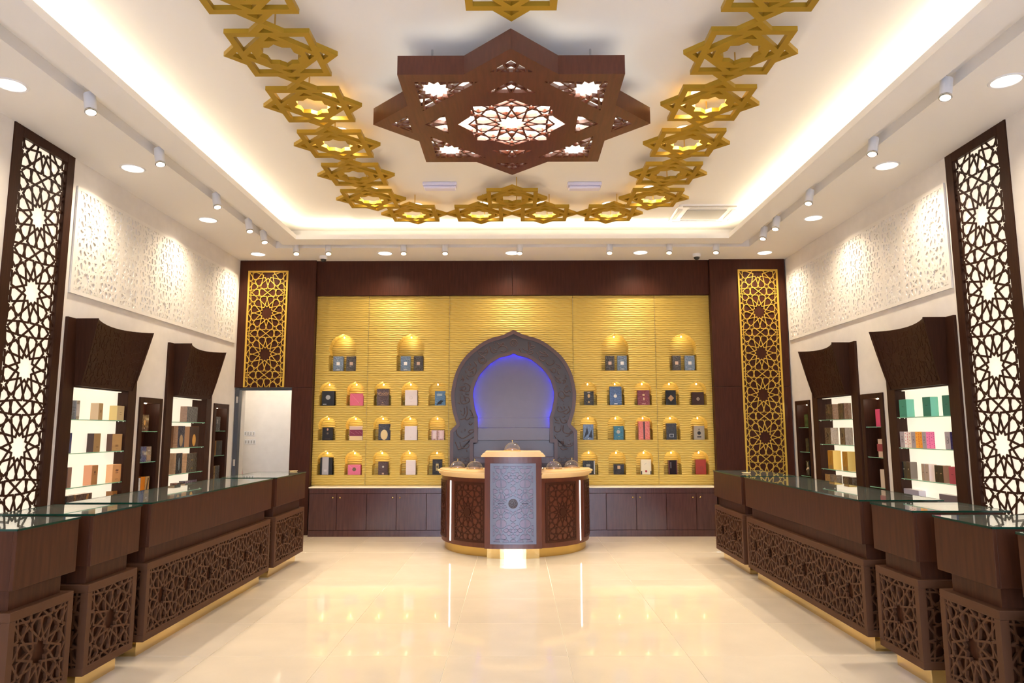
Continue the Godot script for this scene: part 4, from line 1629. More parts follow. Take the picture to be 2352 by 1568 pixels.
func podium_cells() -> Array:
	# quarter of the engraved pattern, right and below the centre, in photograph crop units
	var qd: Array = []
	var ell := func(cx: float, cy: float, rx: float, ry: float, n: int, turn := 0.0) -> Array:
		var a: Array = []
		for k in n:
			var t := turn + TAU * k / n
			a.append(Vector2(cx + cos(t) * rx, cy + sin(t) * ry))
		return a
	var ps := func(l: Array) -> Array:
		var a: Array = []
		for q in l:
			a.append(Vector2(q[0], q[1]))
		return a
	# on the vertical axis (kept whole, only mirrored downwards)
	var axis: Array = [
		ps.call([[0, 172], [52, 240], [46, 278], [0, 296], [-46, 278], [-52, 240]]),
		ps.call([[0, 312], [38, 336], [34, 372], [0, 396], [-34, 372], [-38, 336]]),
		ps.call([[0, 404], [14, 430], [42, 432], [26, 452], [40, 480], [12, 474], [0, 496], [-12, 474], [-40, 480], [-26, 452], [-42, 432], [-14, 430]]),
		ps.call([[0, 508], [38, 534], [34, 566], [0, 574], [-34, 566], [-38, 534]]),
		ps.call([[-54, 636], [-36, 606], [0, 596], [36, 606], [54, 636]])]
	qd = [
		ps.call([[12, 140], [48, 118], [58, 150], [34, 178]]),
		ps.call([[70, 170], [116, 150], [154, 180], [158, 222], [118, 252], [78, 236]]),
		ps.call([[70, 110], [140, 84], [150, 128], [84, 148]]),
		ps.call([[146, 80], [206, 80], [206, 176], [184, 170], [160, 128]]),
		ps.call([[220, 80], [284, 80], [264, 128], [240, 172], [220, 176]]),
		ps.call([[292, 84], [350, 104], [350, 146], [300, 128]]),
		ps.call([[350, 162], [350, 246], [316, 246], [272, 216], [280, 184]]),
		ps.call([[213, 182], [226, 200], [250, 196], [240, 216], [252, 238], [226, 234], [213, 250], [200, 234], [176, 238], [186, 216], [176, 196], [200, 200]]),
		ps.call([[206, 266], [206, 408], [164, 402], [126, 372], [116, 336], [126, 300], [164, 272]]),
		ps.call([[220, 266], [220, 408], [264, 402], [300, 372], [310, 336], [300, 300], [264, 272]]),
		ps.call([[213, 420], [236, 470], [213, 520], [190, 470]]),
		ps.call([[206, 534], [206, 590], [140, 596], [118, 572], [132, 540], [176, 504]]),
		ps.call([[220, 534], [220, 590], [290, 596], [310, 572], [296, 540], [250, 504]]),
		ps.call([[213, 4], [268, 4], [213, 46]]), ps.call([[211, 4], [156, 4], [211, 46]]),
		ps.call([[130, 24], [196, 56], [150, 66], [112, 62]]), ps.call([[296, 24], [320, 50], [292, 66], [230, 56]]),
		ps.call([[330, 12], [352, 12], [352, 70], [334, 60]]),
		ell.call(74, 396, 34, 40, 6, PI / 6), ell.call(74, 494, 34, 40, 6, PI / 6),
		ps.call([[352, 360], [352, 436], [326, 418], [324, 376]]), ps.call([[352, 460], [352, 540], [328, 520], [330, 480]]),
		ps.call([[76, 440], [112, 412], [150, 424], [172, 452], [140, 480], [104, 478]]),
		ps.call([[254, 446], [278, 420], [312, 416], [322, 446], [304, 474], [272, 474]]),
		ps.call([[72, 636], [96, 606], [160, 606], [180, 636]]), ps.call([[236, 636], [252, 606], [322, 606], [340, 636]])]
	var out: Array = []
	for p in axis:
		for sy in [1.0, -1.0]:
			var a: Array = []
			for q in p:
				a.append(Vector2(q.x, q.y * sy))
			out.append(a)
	for p in qd:
		for sx in [1.0, -1.0]:
			for sy in [1.0, -1.0]:
				var a: Array = []
				for q in p:
					a.append(Vector2(q.x * sx, q.y * sy))
				out.append(a)
	return out

func cloches() -> void:
	for q in [[0.0, 1.285, -9.0, 0.105, "on the raised desk of the round counter"], [-0.743, 1.035, -9.52, 0.10, "at the outer left end of the round counter"], [-0.50, 1.035, -9.30, 0.108, "beside the raised desk, left half of the round counter"],
			[0.547, 1.035, -9.27, 0.105, "beside the raised desk, right half of the round counter"], [0.812, 1.035, -9.60, 0.105, "at the outer right end of the round counter"]]:
		var o := thing("glass_cloche", "clear glass dome with brass knob " + q[4], "cloche", Vector3(q[0], q[1], q[2]))
		var r: float = q[3]
		var b := Mb.new()
		b.lathe(Vector3.ZERO, [Vector2(r + 0.006, 0.0), Vector2(r + 0.006, 0.008), Vector2(0.0, 0.009)], 28)
		obj("base", b, M.oak, o)
		var pr: Array = []
		for i in 10:
			var a := i * PI * 0.5 / 9.0
			pr.append(Vector2(cos(a) * r, 0.009 + sin(a) * r * 0.98))
		var d := Mb.new()
		d.lathe(Vector3.ZERO, pr, 32)
		obj("dome", d, M.dome_glass, o)
		var rg := Mb.new()
		var ring := PackedVector3Array()
		for k in 29:
			ring.append(Vector3(cos(TAU * k / 28.0) * r, 0.012, sin(TAU * k / 28.0) * r))
		rg.tube(ring, 0.0035, 5, false)
		obj("rim", rg, M.brass_brush, o)
		var kb := Mb.new()
		kb.lathe(Vector3(0, r * 0.98 + 0.008, 0), [Vector2(0.005, 0.0), Vector2(0.004, 0.018), Vector2(0.013, 0.022), Vector2(0.013, 0.027), Vector2(0.0, 0.030)], 14)
		obj("knob", kb, M.brass_brush, o)
		var heap := Mb.new()
		heap.lathe(Vector3.ZERO, [Vector2(r * 0.82, 0.009), Vector2(r * 0.7, 0.022), Vector2(r * 0.4, 0.034), Vector2(0.0, 0.038)], 11)
		obj("incense_chips", heap, M.chips, o)
	var f := thing("small_glass_bowl", "tiny glass bowl beside the raised desk of the round counter", "bowl", Vector3(0.40, 1.035, -9.26))
	var fb := Mb.new()
	fb.lathe(Vector3.ZERO, [Vector2(0.01, 0.0), Vector2(0.018, 0.008), Vector2(0.02, 0.02), Vector2(0.012, 0.026), Vector2(0.0, 0.014)], 14)
	obj("bowl", fb, M.chrome, f)

# ---------- side walls ----------------------------------------------------------------------------------------------------
func unit_spans(s: int) -> Array:
	return [[-4.09, -5.37], [-6.53, -7.815], [-8.50, -9.775]] if s < 0 else [[-4.11, -5.39], [-6.575, -7.86], [-8.53, -9.845]]

func niche_spans(s: int) -> Array:
	return [[-7.93, -8.44, 1.936], [-9.90, -10.41, 1.94]] if s < 0 else [[-7.985, -8.495, 1.974], [-9.975, -10.49, 1.974]]

func screen_span(s: int) -> Array:
	return [-5.655, -6.475] if s < 0 else [-5.695, -6.535]

func hand(s: int) -> String:
	return "left" if s < 0 else "right"

func wb(mb: Mb, s: int, d0: float, d1: float, y0: float, y1: float, z0: float, z1: float, ch := 0.0) -> void:
	mb.bmm(Vector3(s * (XW - d0), y0, z0), Vector3(s * (XW - d1), y1, z1), ch)

func wall_screens() -> void:
	for s in [-1, 1]:
		var sp := screen_span(s)
		var z0: float = sp[0]
		var z1: float = sp[1]
		var o := thing("lattice_screen", "tall backlit dark wooden star lattice screen on the %s wall" % hand(s), "screen", Vector3.ZERO)
		var fr := Mb.new()
		var t := 0.105
		wb(fr, s, -0.12, 0.012, 0.0, HS, z0, z0 - t, 0.003)
		wb(fr, s, -0.12, 0.012, 0.0, HS, z1 + t, z1, 0.003)
		wb(fr, s, -0.12, 0.012, HS - 0.09, HS, z0 - t, z1 + t, 0.003)
		wb(fr, s, -0.12, 0.012, 0.0, 0.09, z0 - t, z1 + t, 0.003)
		obj("frame", fr, M.screen_wood, o)
		var la := Mb.new()
		var wid := absf(z1 - z0) - 2 * t + 0.02
		var c0 := 3.469 if s < 0 else 3.474
		lattice(la, 0.0, wid, 0.09, HS - 0.09, c0, 0.686, 0.0195, 0.006, func(u, v, w): return Vector3(s * (XW + 0.014 - w), v, z0 - t + 0.01 - u))
		obj("lattice", la, M.screen_wood, o)
		var lp := Mb.new()
		wb(lp, s, -0.04, -0.024, 0.05, HS - 0.05, z0 - 0.05, z1 + 0.05)
		obj("light_panel", lp, M.panel_light, o)

func white_panels() -> void:
	for s in [-1, 1]:
		var za := -6.54 if s < 0 else -6.575
		var zb := -10.49 if s < 0 else -10.56
		var ya := 2.877 if s < 0 else 2.905
		var yb := 3.943 if s < 0 else 3.955
		var o := thing("white_lattice_panel", "long white star lattice panel high on the %s wall" % hand(s), "wall panel", Vector3.ZERO)
		var bk := Mb.new()
		wb(bk, s, 0.002, 0.006, ya, yb, za, zb)
		obj("backing", bk, M.white_panel, o)
		var m := 0.038
		var fr := Mb.new()
		wb(fr, s, 0.006, 0.020, ya, ya + m, za, zb)
		wb(fr, s, 0.006, 0.020, yb - m, yb, za, zb)
		wb(fr, s, 0.006, 0.020, ya + m, yb - m, za, za - m)
		wb(fr, s, 0.006, 0.020, ya + m, yb - m, zb + m, zb)
		obj("border", fr, M.white_panel, o)
		var la := Mb.new()
		var n := 10
		var wid := (absf(zb - za) - 2 * m) / n
		for i in n:
			var c := (3.05 if i % 2 == 0 else 3.295) + (ya - 2.877)
			lattice(la, wid * i, wid, ya + m, yb - m, c, 0.49, 0.023, 0.012, func(u, v, w): return Vector3(s * (XW - 0.006 - w), v, za - m - u))
		obj("lattice", la, M.white_panel, o)

func glass_shelf(parent: Node3D, s: int, y: float, d0: float, d1: float, z0: float, z1: float) -> void:
	var g := Mb.new()
	wb(g, s, d0, d1 - 0.003, y - 0.009, y, z0, z1)
	var sh := obj("glass_shelf", g, M.glass, parent)
	var e := Mb.new()
	wb(e, s, d1 - 0.003, d1, y - 0.009, y, z0, z1)
	obj("front_edge", e, M.glass_edge_light, sh)
	for z in [z0 - 0.004, z1 + 0.004]:
		for d in [d0 + 0.02, d1 - 0.03]:
			var b := Mb.new()
			wb(b, s, d, d + 0.012, y - 0.016, y - 0.009, z - 0.004, z + 0.004)
			obj("bracket", b, M.chrome, sh)

func display_units() -> void:
	for s in [-1, 1]:
		var k := 0
		for sp in unit_spans(s):
			display_unit(s, sp[0], sp[1], 0.0 if s < 0 else 0.02, [0.085, 0.085, 0.17][k], ["nearest the entrance", "beside the lattice screen", "towards the gold wall"][k])
			k += 1

func display_unit(s: int, z0: float, z1: float, dy: float, dp: float, where: String) -> void:
	var o := thing("display_cabinet", "dark wooden display cabinet with carved hood, %s wall, %s" % [hand(s), where], "cabinet", Vector3.ZERO)
	var pw := 0.165
	for e in [[z0, z0 - pw], [z1 + pw, z1]]:
		var fr := Mb.new()
		wb(fr, s, -dp - 0.02, 0.03, 0.0, 2.64, e[0], e[1], 0.003)
		obj("post", fr, M.screen_wood, o)
	var hb := Mb.new()
	wb(hb, s, -dp - 0.02, 0.025, 1.975, 2.638, z0 - pw, z1 + pw)
	obj("head_board", hb, M.screen_wood, o)
	var bs := Mb.new()
	wb(bs, s, -dp - 0.02, 0.025, 0.0, 0.83, z0 - pw, z1 + pw)
	obj("base", bs, M.screen_wood, o)
	var lp := Mb.new()
	wb(lp, s, -dp - 0.01, -dp, 0.83, 1.975, z0 - pw, z1 + pw)
	obj("light_panel", lp, M.shelf_light, o)
	for y in [1.663, 1.336, 1.006]:
		glass_shelf(o, s, y + dy, -dp + 0.004, 0.022, z0 - pw - 0.001, z1 + pw + 0.001)
	# carved hood: straight at the bottom, hollowed at the top
	var zc := (z0 + z1) * 0.5
	var sf := func(a: float, t: float, w: float) -> Vector3:
		var pr := lerpf(0.078, 0.145 + 0.095 * a * a, pow(maxf(t, 0.0), 0.9)) + w
		return Vector3(s * (XW - pr), lerpf(1.985, 2.64 - 0.03 * (1.0 - a * a), t), zc - a * lerpf(0.47, 0.522, t))
	var h := Mb.new()
	var nu := 18
	var nv := 6
	var inward := Vector3(-s, 0, 0)
	for i in nu:
		for j in nv:
			var a0 := -1.0 + 2.0 * i / nu
			var a1 := -1.0 + 2.0 * (i + 1) / nu
			var t0 := float(j) / nv
			var t1 := float(j + 1) / nv
			var nn: Array[Vector3] = []
			for q in [[a0, t0], [a1, t0], [a1, t1], [a0, t1]]:
				var pa: Vector3 = sf.call(q[0] + 0.01, q[1], 0.0) - sf.call(q[0] - 0.01, q[1], 0.0)
				var pt: Vector3 = sf.call(q[0], q[1] + 0.01, 0.0) - sf.call(q[0], q[1] - 0.01, 0.0)
				var g := pa.cross(pt).normalized()
				nn.append(g if g.dot(inward) > 0 else -g)
			h.squad(sf.call(a0, t0, 0.0), sf.call(a1, t0, 0.0), sf.call(a1, t1, 0.0), sf.call(a0, t1, 0.0), nn[0], nn[1], nn[2], nn[3])
		var e0 := -1.0 + 2.0 * i / nu
		var e1 := -1.0 + 2.0 * (i + 1) / nu
		for t in [0.0, 1.0]:
			var A: Vector3 = sf.call(e0, t, 0.0)
			var B: Vector3 = sf.call(e1, t, 0.0)
			var A2 := Vector3(s * (XW - 0.02), A.y, A.z)
			var B2 := Vector3(s * (XW - 0.02), B.y, B.z)
			h.quad(A, B, B2, A2, Vector3(0, 1 if t > 0.5 else -1, 0))
	for a in [-1.0, 1.0]:
		for j in nv:
			var A: Vector3 = sf.call(a, float(j) / nv, 0.0)
			var B: Vector3 = sf.call(a, float(j + 1) / nv, 0.0)
			h.quad(A, B, Vector3(s * (XW - 0.02), B.y, B.z), Vector3(s * (XW - 0.02), A.y, A.z), Vector3(0, 0, -a))
	var hood := obj("hood", h, M.screen_wood, o)
	var la := Mb.new()
	for i in 2:
		lattice(la, 0.03 + 0.47 * i, 0.47, 0.03, 0.62, 0.325, 0.52, 0.011, 0.0035, func(u, v, w): return sf.call(u * 2.0 - 1.0, v / 0.65, w))
	obj("carving", la, M.screen_wood, hood)
	for q in [[-1.0, -0.955], [0.955, 1.0]]:
		var bd := Mb.new()
		for j in nv:
			var t0 := float(j) / nv
			var t1 := float(j + 1) / nv
			bd.quad(sf.call(q[0], t0, 0.009), sf.call(q[1], t0, 0.009), sf.call(q[1], t1, 0.009), sf.call(q[0], t1, 0.009), inward)
			for a in q:
				bd.quad(sf.call(a, t0, 0.009), sf.call(a, t1, 0.009), sf.call(a, t1, 0.0), sf.call(a, t0, 0.0), Vector3(0, 0, -signf(a)))
		obj("edge_band", bd, M.screen_wood, hood)
	# small light under the hood
	var us := Mb.new()
	wb(us, s, -0.06, -0.02, 1.967, 1.9745, z0 - pw - 0.05, z1 + pw + 0.05)
	obj("light_strip", us, M.shelf_light, o)

func niche_units() -> void:
	for s in [-1, 1]:
		var k := 0
		for sp in niche_spans(s):
			var z0: float = sp[0]
			var z1: float = sp[1]
			var yt: float = sp[2]
			var o := thing("shelf_niche", "narrow dark wooden wall niche with glass shelves, %s wall, %s" % [hand(s), ["between the two lit cabinets", "at the gold wall corner"][k]], "shelf", Vector3.ZERO)
			k += 1
			var fr := Mb.new()
			wb(fr, s, -0.16, 0.018, 0.0, yt, z0, z0 - 0.07, 0.002)
			wb(fr, s, -0.16, 0.018, 0.0, yt, z1 + 0.07, z1, 0.002)
			wb(fr, s, -0.16, 0.018, yt - 0.062, yt, z0 - 0.07, z1 + 0.07, 0.002)
			obj("frame", fr, M.screen_wood, o)
			var bk := Mb.new()
			wb(bk, s, -0.155, -0.145, 0.0, yt - 0.06, z0 - 0.07, z1 + 0.07)
			obj("back", bk, M.wood, o)
			var dy := yt - 1.936
			for y in [1.546, 1.192, 0.846]:
				glass_shelf(o, s, y + dy, -0.14, 0.005, z0 - 0.071, z1 + 0.071)
			var pk := Mb.new()
			wb(pk, s, -0.07, -0.05, yt - 0.068, yt - 0.062, (z0 + z1) * 0.5 - 0.015, (z0 + z1) * 0.5 + 0.015)
			obj("light_point", pk, M.bulb_light, o)
			omni(o, Vector3(s * (XW + 0.06), yt - 0.085, (z0 + z1) * 0.5), WARM, 0.02, 0.01)

# ---------- glass topped counters -----------------------------------------------------------------------------------------
func counters() -> void:
	var rows := [[-1, -3.64, -4.15, 1, "nearest the entrance"], [-1, -4.29, -4.83, 1, "between short and long counters"], [-1, -4.96, -7.40, 6, "the long one"], [-1, -7.55, -8.57, 2, "next to the wall cabinet"],
		[1, -2.98, -3.50, 1, "first at the entrance"], [1, -3.68, -4.185, 1, "second from the entrance"], [1, -4.40, -4.905, 1, "between short and long counters"], [1, -5.07, -7.57, 6, "the long one"], [1, -7.70, -8.75, 2, "next to the wall cabinet"]]
	for r in rows:
		counter(r[0], r[1], r[2], r[3], "glass topped dark wooden lattice counter, %s row, %s" % [hand(r[0]), r[4]])

func counter(s: int, z0: float, z1: float, n: int, label: String) -> void:
	var xf := 2.52 if s < 0 else 2.50
	var o := thing("glass_top_counter", label, "counter", Vector3(s * xf, 0, (z0 + z1) * 0.5))
	var L := absf(z1 - z0) * 0.5
	var cb := func(mb: Mb, d0: float, d1: float, y0: float, y1: float, za: float, zb: float, ch: float) -> void:
		mb.bmm(Vector3(s * d0, y0, za), Vector3(s * d1, y1, zb), ch)
	var m := Mb.new()
	cb.call(m, 0.075, 0.5, 0.0, 0.115, -L + 0.06, L - 0.06, 0.002)
	obj("plinth", m, M.brass, o)
	m = Mb.new()
	cb.call(m, 0.032, 0.56, 0.113, 0.632, -L + 0.045, L - 0.045, 0.0)
	obj("core", m, M.wood_counter, o)
	m = Mb.new()
	var f := 0.045
	cb.call(m, 0.0, 0.56, 0.632 - f, 0.634, -L, L, 0.002)
	cb.call(m, 0.0, 0.56, 0.111, 0.111 + f, -L, L, 0.002)
	for e in [-1.0, 1.0]:
		cb.call(m, 0.0, f, 0.111 + f, 0.632 - f, e * L, e * (L - f), 0.0)
		cb.call(m, 0.56 - f, 0.56, 0.111 + f, 0.632 - f, e * L, e * (L - f), 0.0)
	obj("frame", m, M.lattice_wood, o)
	var v0 := 0.111 + f - 0.003
	var v1 := 0.632 - f + 0.003
	var la := Mb.new()
	var per := (2 * L - 2 * f + 0.006) / n
	lattice(la, v0, v1 - v0, -L + f - 0.003, L - f + 0.003, -L + f - 0.003 + per * 0.5, per, 0.0115, 0.018, func(u, v, w): return Vector3(s * (0.021 - w), u, v))
	obj("lattice", la, M.lattice_wood, o)
	var lb := Mb.new()
	lattice(lb, v0, v1 - v0, f - 0.003, 0.56 - f + 0.003, 0.28, 0.476, 0.0115, 0.016, func(u, v, w): return Vector3(s * v, u, L - 0.02 + w))
	obj("lattice", lb, M.lattice_wood, o)
	m = Mb.new()
	cb.call(m, 0.05, 0.5, 0.634, 0.742, -L + 0.05, L - 0.05, 0.0)
	obj("waist", m, M.wood_counter, o)
	m = Mb.new()
	cb.call(m, 0.0, 0.02, 0.742, 1.04, -L, L, 0.002)
	cb.call(m, 0.54, 0.56, 0.742, 1.04, -L, L, 0.002)
	for e in [-1.0, 1.0]:
		cb.call(m, 0.02, 0.54, 0.742, 1.04, e * L, e * (L - 0.02), 0.002)
	obj("display_box", m, M.wood_counter, o)
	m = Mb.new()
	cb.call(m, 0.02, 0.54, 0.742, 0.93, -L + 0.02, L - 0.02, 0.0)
	obj("tray", m, M.darkened_tray, o)
	m = Mb.new()
	cb.call(m, -0.004, 0.60, 1.041, 1.050, -L - 0.004, L + 0.004, 0.0)
	var g := obj("glass_top", m, M.glass, o)
	m = Mb.new()
	cb.call(m, -0.006, -0.0035, 1.040, 1.051, -L - 0.006, L + 0.006, 0.0)
	cb.call(m, 0.5995, 0.602, 1.040, 1.051, -L - 0.006, L + 0.006, 0.0)
	for e in [-1.0, 1.0]:
		cb.call(m, -0.006, 0.602, 1.040, 1.051, e * (L + 0.0035), e * (L + 0.006), 0.0)
	obj("polished_edge", m, M.glass_edge, g)

func counter_bits() -> void:
	for q in [[674.0, 1083.0, "left"], [1714.0, 1087.0, "right"]]:
		var p := px(q[0], q[1], 1, 1.051)
		var o := thing("small_dish", "small round cream dish on the glass counter, %s row" % q[2], "dish", p)
		var m := Mb.new()
		m.lathe(Vector3.ZERO, [Vector2(0.04, 0.0), Vector2(0.052, 0.012), Vector2(0.047, 0.012), Vector2(0.038, 0.004), Vector2(0.0, 0.003)], 20)
		obj("dish", m, M.oak, o)

# ---------- passage at the back left --------------------------------------------------------------------------------------
func passage() -> void:
	var w := Mb.new()
	w.bmm(Vector3(-4.9, 0, -12.3), Vector3(-3.72, 2.9, -12.2))
	w.bmm(Vector3(-3.78, 0, -12.2), Vector3(-3.62, 2.9, -12.06))
	w.bmm(Vector3(-3.62, 0, -12.3), Vector3(-3.0, 2.9, -12.2))
	w.bmm(Vector3(-5.0, 0, -12.3), Vector3(-4.9, 2.9, -10.9))
	w.bmm(Vector3(-3.1, 0, -12.3), Vector3(-3.0, 2.9, -10.95))
	w.bmm(Vector3(-4.98, 2.9, -12.3), Vector3(-3.0, 3.0, -10.95))
	w.bmm(Vector3(-4.98, -0.1, -12.3), Vector3(-3.0, -0.002, -10.9))
	w.bmm(Vector3(-5.0, 0, -11.04), Vector3(-4.26, 3.0, -10.9))
	struct("wall_passage", w, M.wall, "pale walls of the passage behind the doorway", "wall")
	var pl := thing("added_passage_lamp", "unseen flat lamp added on the passage ceiling", "lamp", Vector3(-4.0, 2.9, -11.5))  # unseen lamp, added to brighten the passage
	var d := Mb.new()
	d.lathe(Vector3.ZERO, [Vector2(0.0, -0.04), Vector2(0.14, -0.035), Vector2(0.15, 0.0)], 20)
	obj("light_disc", d, M.spot_light, pl)
	omni(pl, Vector3(0, -0.08, 0), Color(1.0, 0.95, 0.88), 0.5, 0.1)
	var dr := Mb.new()
	dr.bmm(Vector3(-4.256, 0, -10.72), Vector3(-4.195, 2.2, -10.62), 0.002)
	dr.bmm(Vector3(-4.195, 2.165, -10.72), Vector3(-3.385, 2.2, -10.64), 0.002)
	var door := struct("door_1", dr, M.steel, "grey metal door frame at the passage beside the gold lattice", "door frame")
	for y in [2.02, 1.07]:
		var h := Mb.new()
		h.bmm(Vector3(-4.24, y - 0.05, -10.62), Vector3(-4.205, y + 0.05, -10.612), 0.002)
		obj("hinge", h, M.chrome, door)
	for q in [[573.0, 995.5], [574.0, 1014.5]]:
		for i in 4:
			var p := px(q[0] - 9 + 6.4 * i, q[1], 2, -12.2)
			var o := thing("wall_socket", "white wall socket plate in the passage, %s row, %s from the door frame" % ["upper" if q[1] < 1000 else "lower", ORD[i]], "socket", p, "sockets in the passage")
			var m := Mb.new()
			m.box(Vector3(0, 0, 0.005), Vector3(0.042, 0.085, 0.01), 0.003)
			obj("plate", m, M.white, o)
			var k := Mb.new()
			k.box(Vector3(0, 0.0, 0.011), Vector3(0.018, 0.05, 0.004), 0.001)
			obj("slot", k, M.grey, o)
	var a := px(568, 1090, 2, -11.9)
	var b := px(553, 1006, 2, -12.17)
	var br := thing("broom", "red handled broom leaning in the passage", "broom", Vector3(a.x, 0, a.z))
	var foot := Vector3(0.06, 0.05, 0.25)
	var tp := b - br.position
	var st := Mb.new()
	st.tube(PackedVector3Array([foot, foot.lerp(tp, 0.9)]), 0.013, 8)
	obj("handle", st, mat(c8(170, 24, 34), 0.4), br)
	var gp := Mb.new()
	gp.tube(PackedVector3Array([foot.lerp(tp, 0.9), tp]), 0.017, 8)
	obj("grip", gp, M.black, br)
	var lb := Mb.new()
	lb.tube(PackedVector3Array([foot.lerp(tp, 0.66), foot.lerp(tp, 0.71)]), 0.0145, 8)
	obj("label_band", lb, mat(c8(40, 60, 150), 0.5), br)
	var hd := Mb.new()
	hd.box(foot - Vector3(0, 0.02, 0), Vector3(0.28, 0.06, 0.05), 0.008)
	obj("brush_head", hd, M.black, br)
	var rk := thing("metal_rack", "dark metal shelf rack in the passage", "rack", Vector3(-3.36, 0, -11.9))
	for x in [-0.12, 0.12]:
		for z in [-0.15, 0.15]:
			var u := Mb.new()
			u.box(Vector3(x, 0.95, z), Vector3(0.02, 1.9, 0.02))
			obj("post", u, M.black, rk)
	for i in 6:
		var sh := Mb.new()
		sh.box(Vector3(0, 0.3 + 0.31 * i, 0), Vector3(0.26, 0.02, 0.32))
		obj("shelf", sh, M.black, rk)

# ---------- boxes of perfume ----------------------------------------------------------------------------------------------
var paint_cache := {}
var crinkle: ImageTexture

func paint(col: Color, style: String) -> StandardMaterial3D:
	var k := col.to_html() + style
	if paint_cache.has(k):
		return paint_cache[k]
	var m := mat(col, 0.55)
	if style == "wrap":
		if crinkle == null:
			var f := FastNoiseLite.new()
			f.seed = 21
			f.noise_type = FastNoiseLite.TYPE_SIMPLEX
			f.fractal_type = FastNoiseLite.FRACTAL_RIDGED
			f.frequency = 0.022
			var im := f.get_seamless_image(192, 192)
			im.convert(Image.FORMAT_RGBA8)
			im.bump_map_to_normal_map(7.0)
			im.generate_mipmaps()
			crinkle = ImageTexture.create_from_image(im)
		m.roughness = 0.3
		m.normal_enabled = true
		m.normal_texture = crinkle
		m.normal_scale = 1.3
		m.uv1_triplanar = true
		m.uv1_world_triplanar = true
		m.uv1_scale = Vector3(3.2, 3.2, 3.2)
		m.clearcoat_enabled = true
		m.clearcoat = 1.0
		m.clearcoat_roughness = 0.05
	elif style == "foil":
		m.roughness = 0.28
		m.metallic = 0.85
	elif style == "gloss":
		m.roughness = 0.18
	paint_cache[k] = m
	return m

func dk(x: float, y: float, rx: float, ry: float, n := 24, turn := 0.0) -> PackedVector2Array:
	var p := PackedVector2Array()
	for i in n:
		var a := turn + TAU * i / n
		p.append(Vector2(x + cos(a) * rx, y + sin(a) * ry))
	return p

func carton(at: Vector3, w: float, h: float, d: float, turn: float, front: Color, side: Color, style: String, decor: Array, label: String, category := "box", group := "") -> Node3D:
	var o := thing("perfume_box", label, category, at, group, turn)
	var b := Mb.new()
	b.box(Vector3(0, h * 0.5, -d * 0.5), Vector3(w, h, d), 0.0018)
	obj("carton", b, paint(side, style), o)
	var f := Mb.new()
	f.box(Vector3(0, h * 0.5, 0.0004), Vector3(w - 0.003, h - 0.003, 0.0016))
	obj("front", f, paint(front, style), o)
	var z := 0.0012
	for q in decor:
		var m := Mb.new()
		var col: Color = q[q.size() - 1]
		z += 0.0004
		match q[0]:
			"disc":
				m.prism(dk(q[1], q[2], q[3], q[3]), Vector3.ZERO, Vector3.RIGHT, Vector3.UP, Vector3.BACK, 0.001, z + 0.0008)
			"oval":
				m.prism(dk(q[1], q[2], q[3], q[4]), Vector3.ZERO, Vector3.RIGHT, Vector3.UP, Vector3.BACK, 0.001, z + 0.0008)
			"dia":
				m.prism(dk(q[1], q[2], q[3], q[4], 4), Vector3.ZERO, Vector3.RIGHT, Vector3.UP, Vector3.BACK, 0.001, z + 0.0008)
			"hex":
				m.prism(dk(q[1], q[2], q[3], q[4], 6, PI / 6), Vector3.ZERO, Vector3.RIGHT, Vector3.UP, Vector3.BACK, 0.001, z + 0.0008)
			"rect":
				m.box(Vector3(q[1], q[2], z * 0.5 + 0.0006), Vector3(q[3], q[4], z + 0.0006))
			"ring":
				var ring := PackedVector3Array()
				for k in 21:
					ring.append(Vector3(q[1] + cos(TAU * k / 20.0) * q[3], q[2] + sin(TAU * k / 20.0) * q[3], z))
				m.tube(ring, 0.0028, 5, false)
			"line":
				m.tube(PackedVector3Array([Vector3(q[1], q[2], z), Vector3(q[3], q[4], z)]), 0.0012, 4)
			"poly":
				m.prism(PackedVector2Array(q[1]), Vector3.ZERO, Vector3.RIGHT, Vector3.UP, Vector3.BACK, 0.001, z + 0.0008)
			"text":
				var tm := TextMesh.new()
				tm.text = q[4]
				var sf := SystemFont.new()
				sf.font_names = PackedStringArray(["Droid Serif"])
				tm.font = sf
				tm.font_size = 32
				tm.pixel_size = q[3] / 32.0
				tm.depth = 0.001
				var t := inst("lettering", tm, paint(col, "foil"), o)
				t.position = Vector3(q[1], q[2], z)
				continue
		obj(q[0] if q[0] != "poly" else "print", m, paint(col, "flat"), o).name = {"disc": "emblem", "oval": "oval_label", "dia": "diamond_label", "hex": "emblem", "rect": "printed_label", "ring": "ring_emblem", "line": "fold_line", "poly": "print"}[q[0]]
	return o

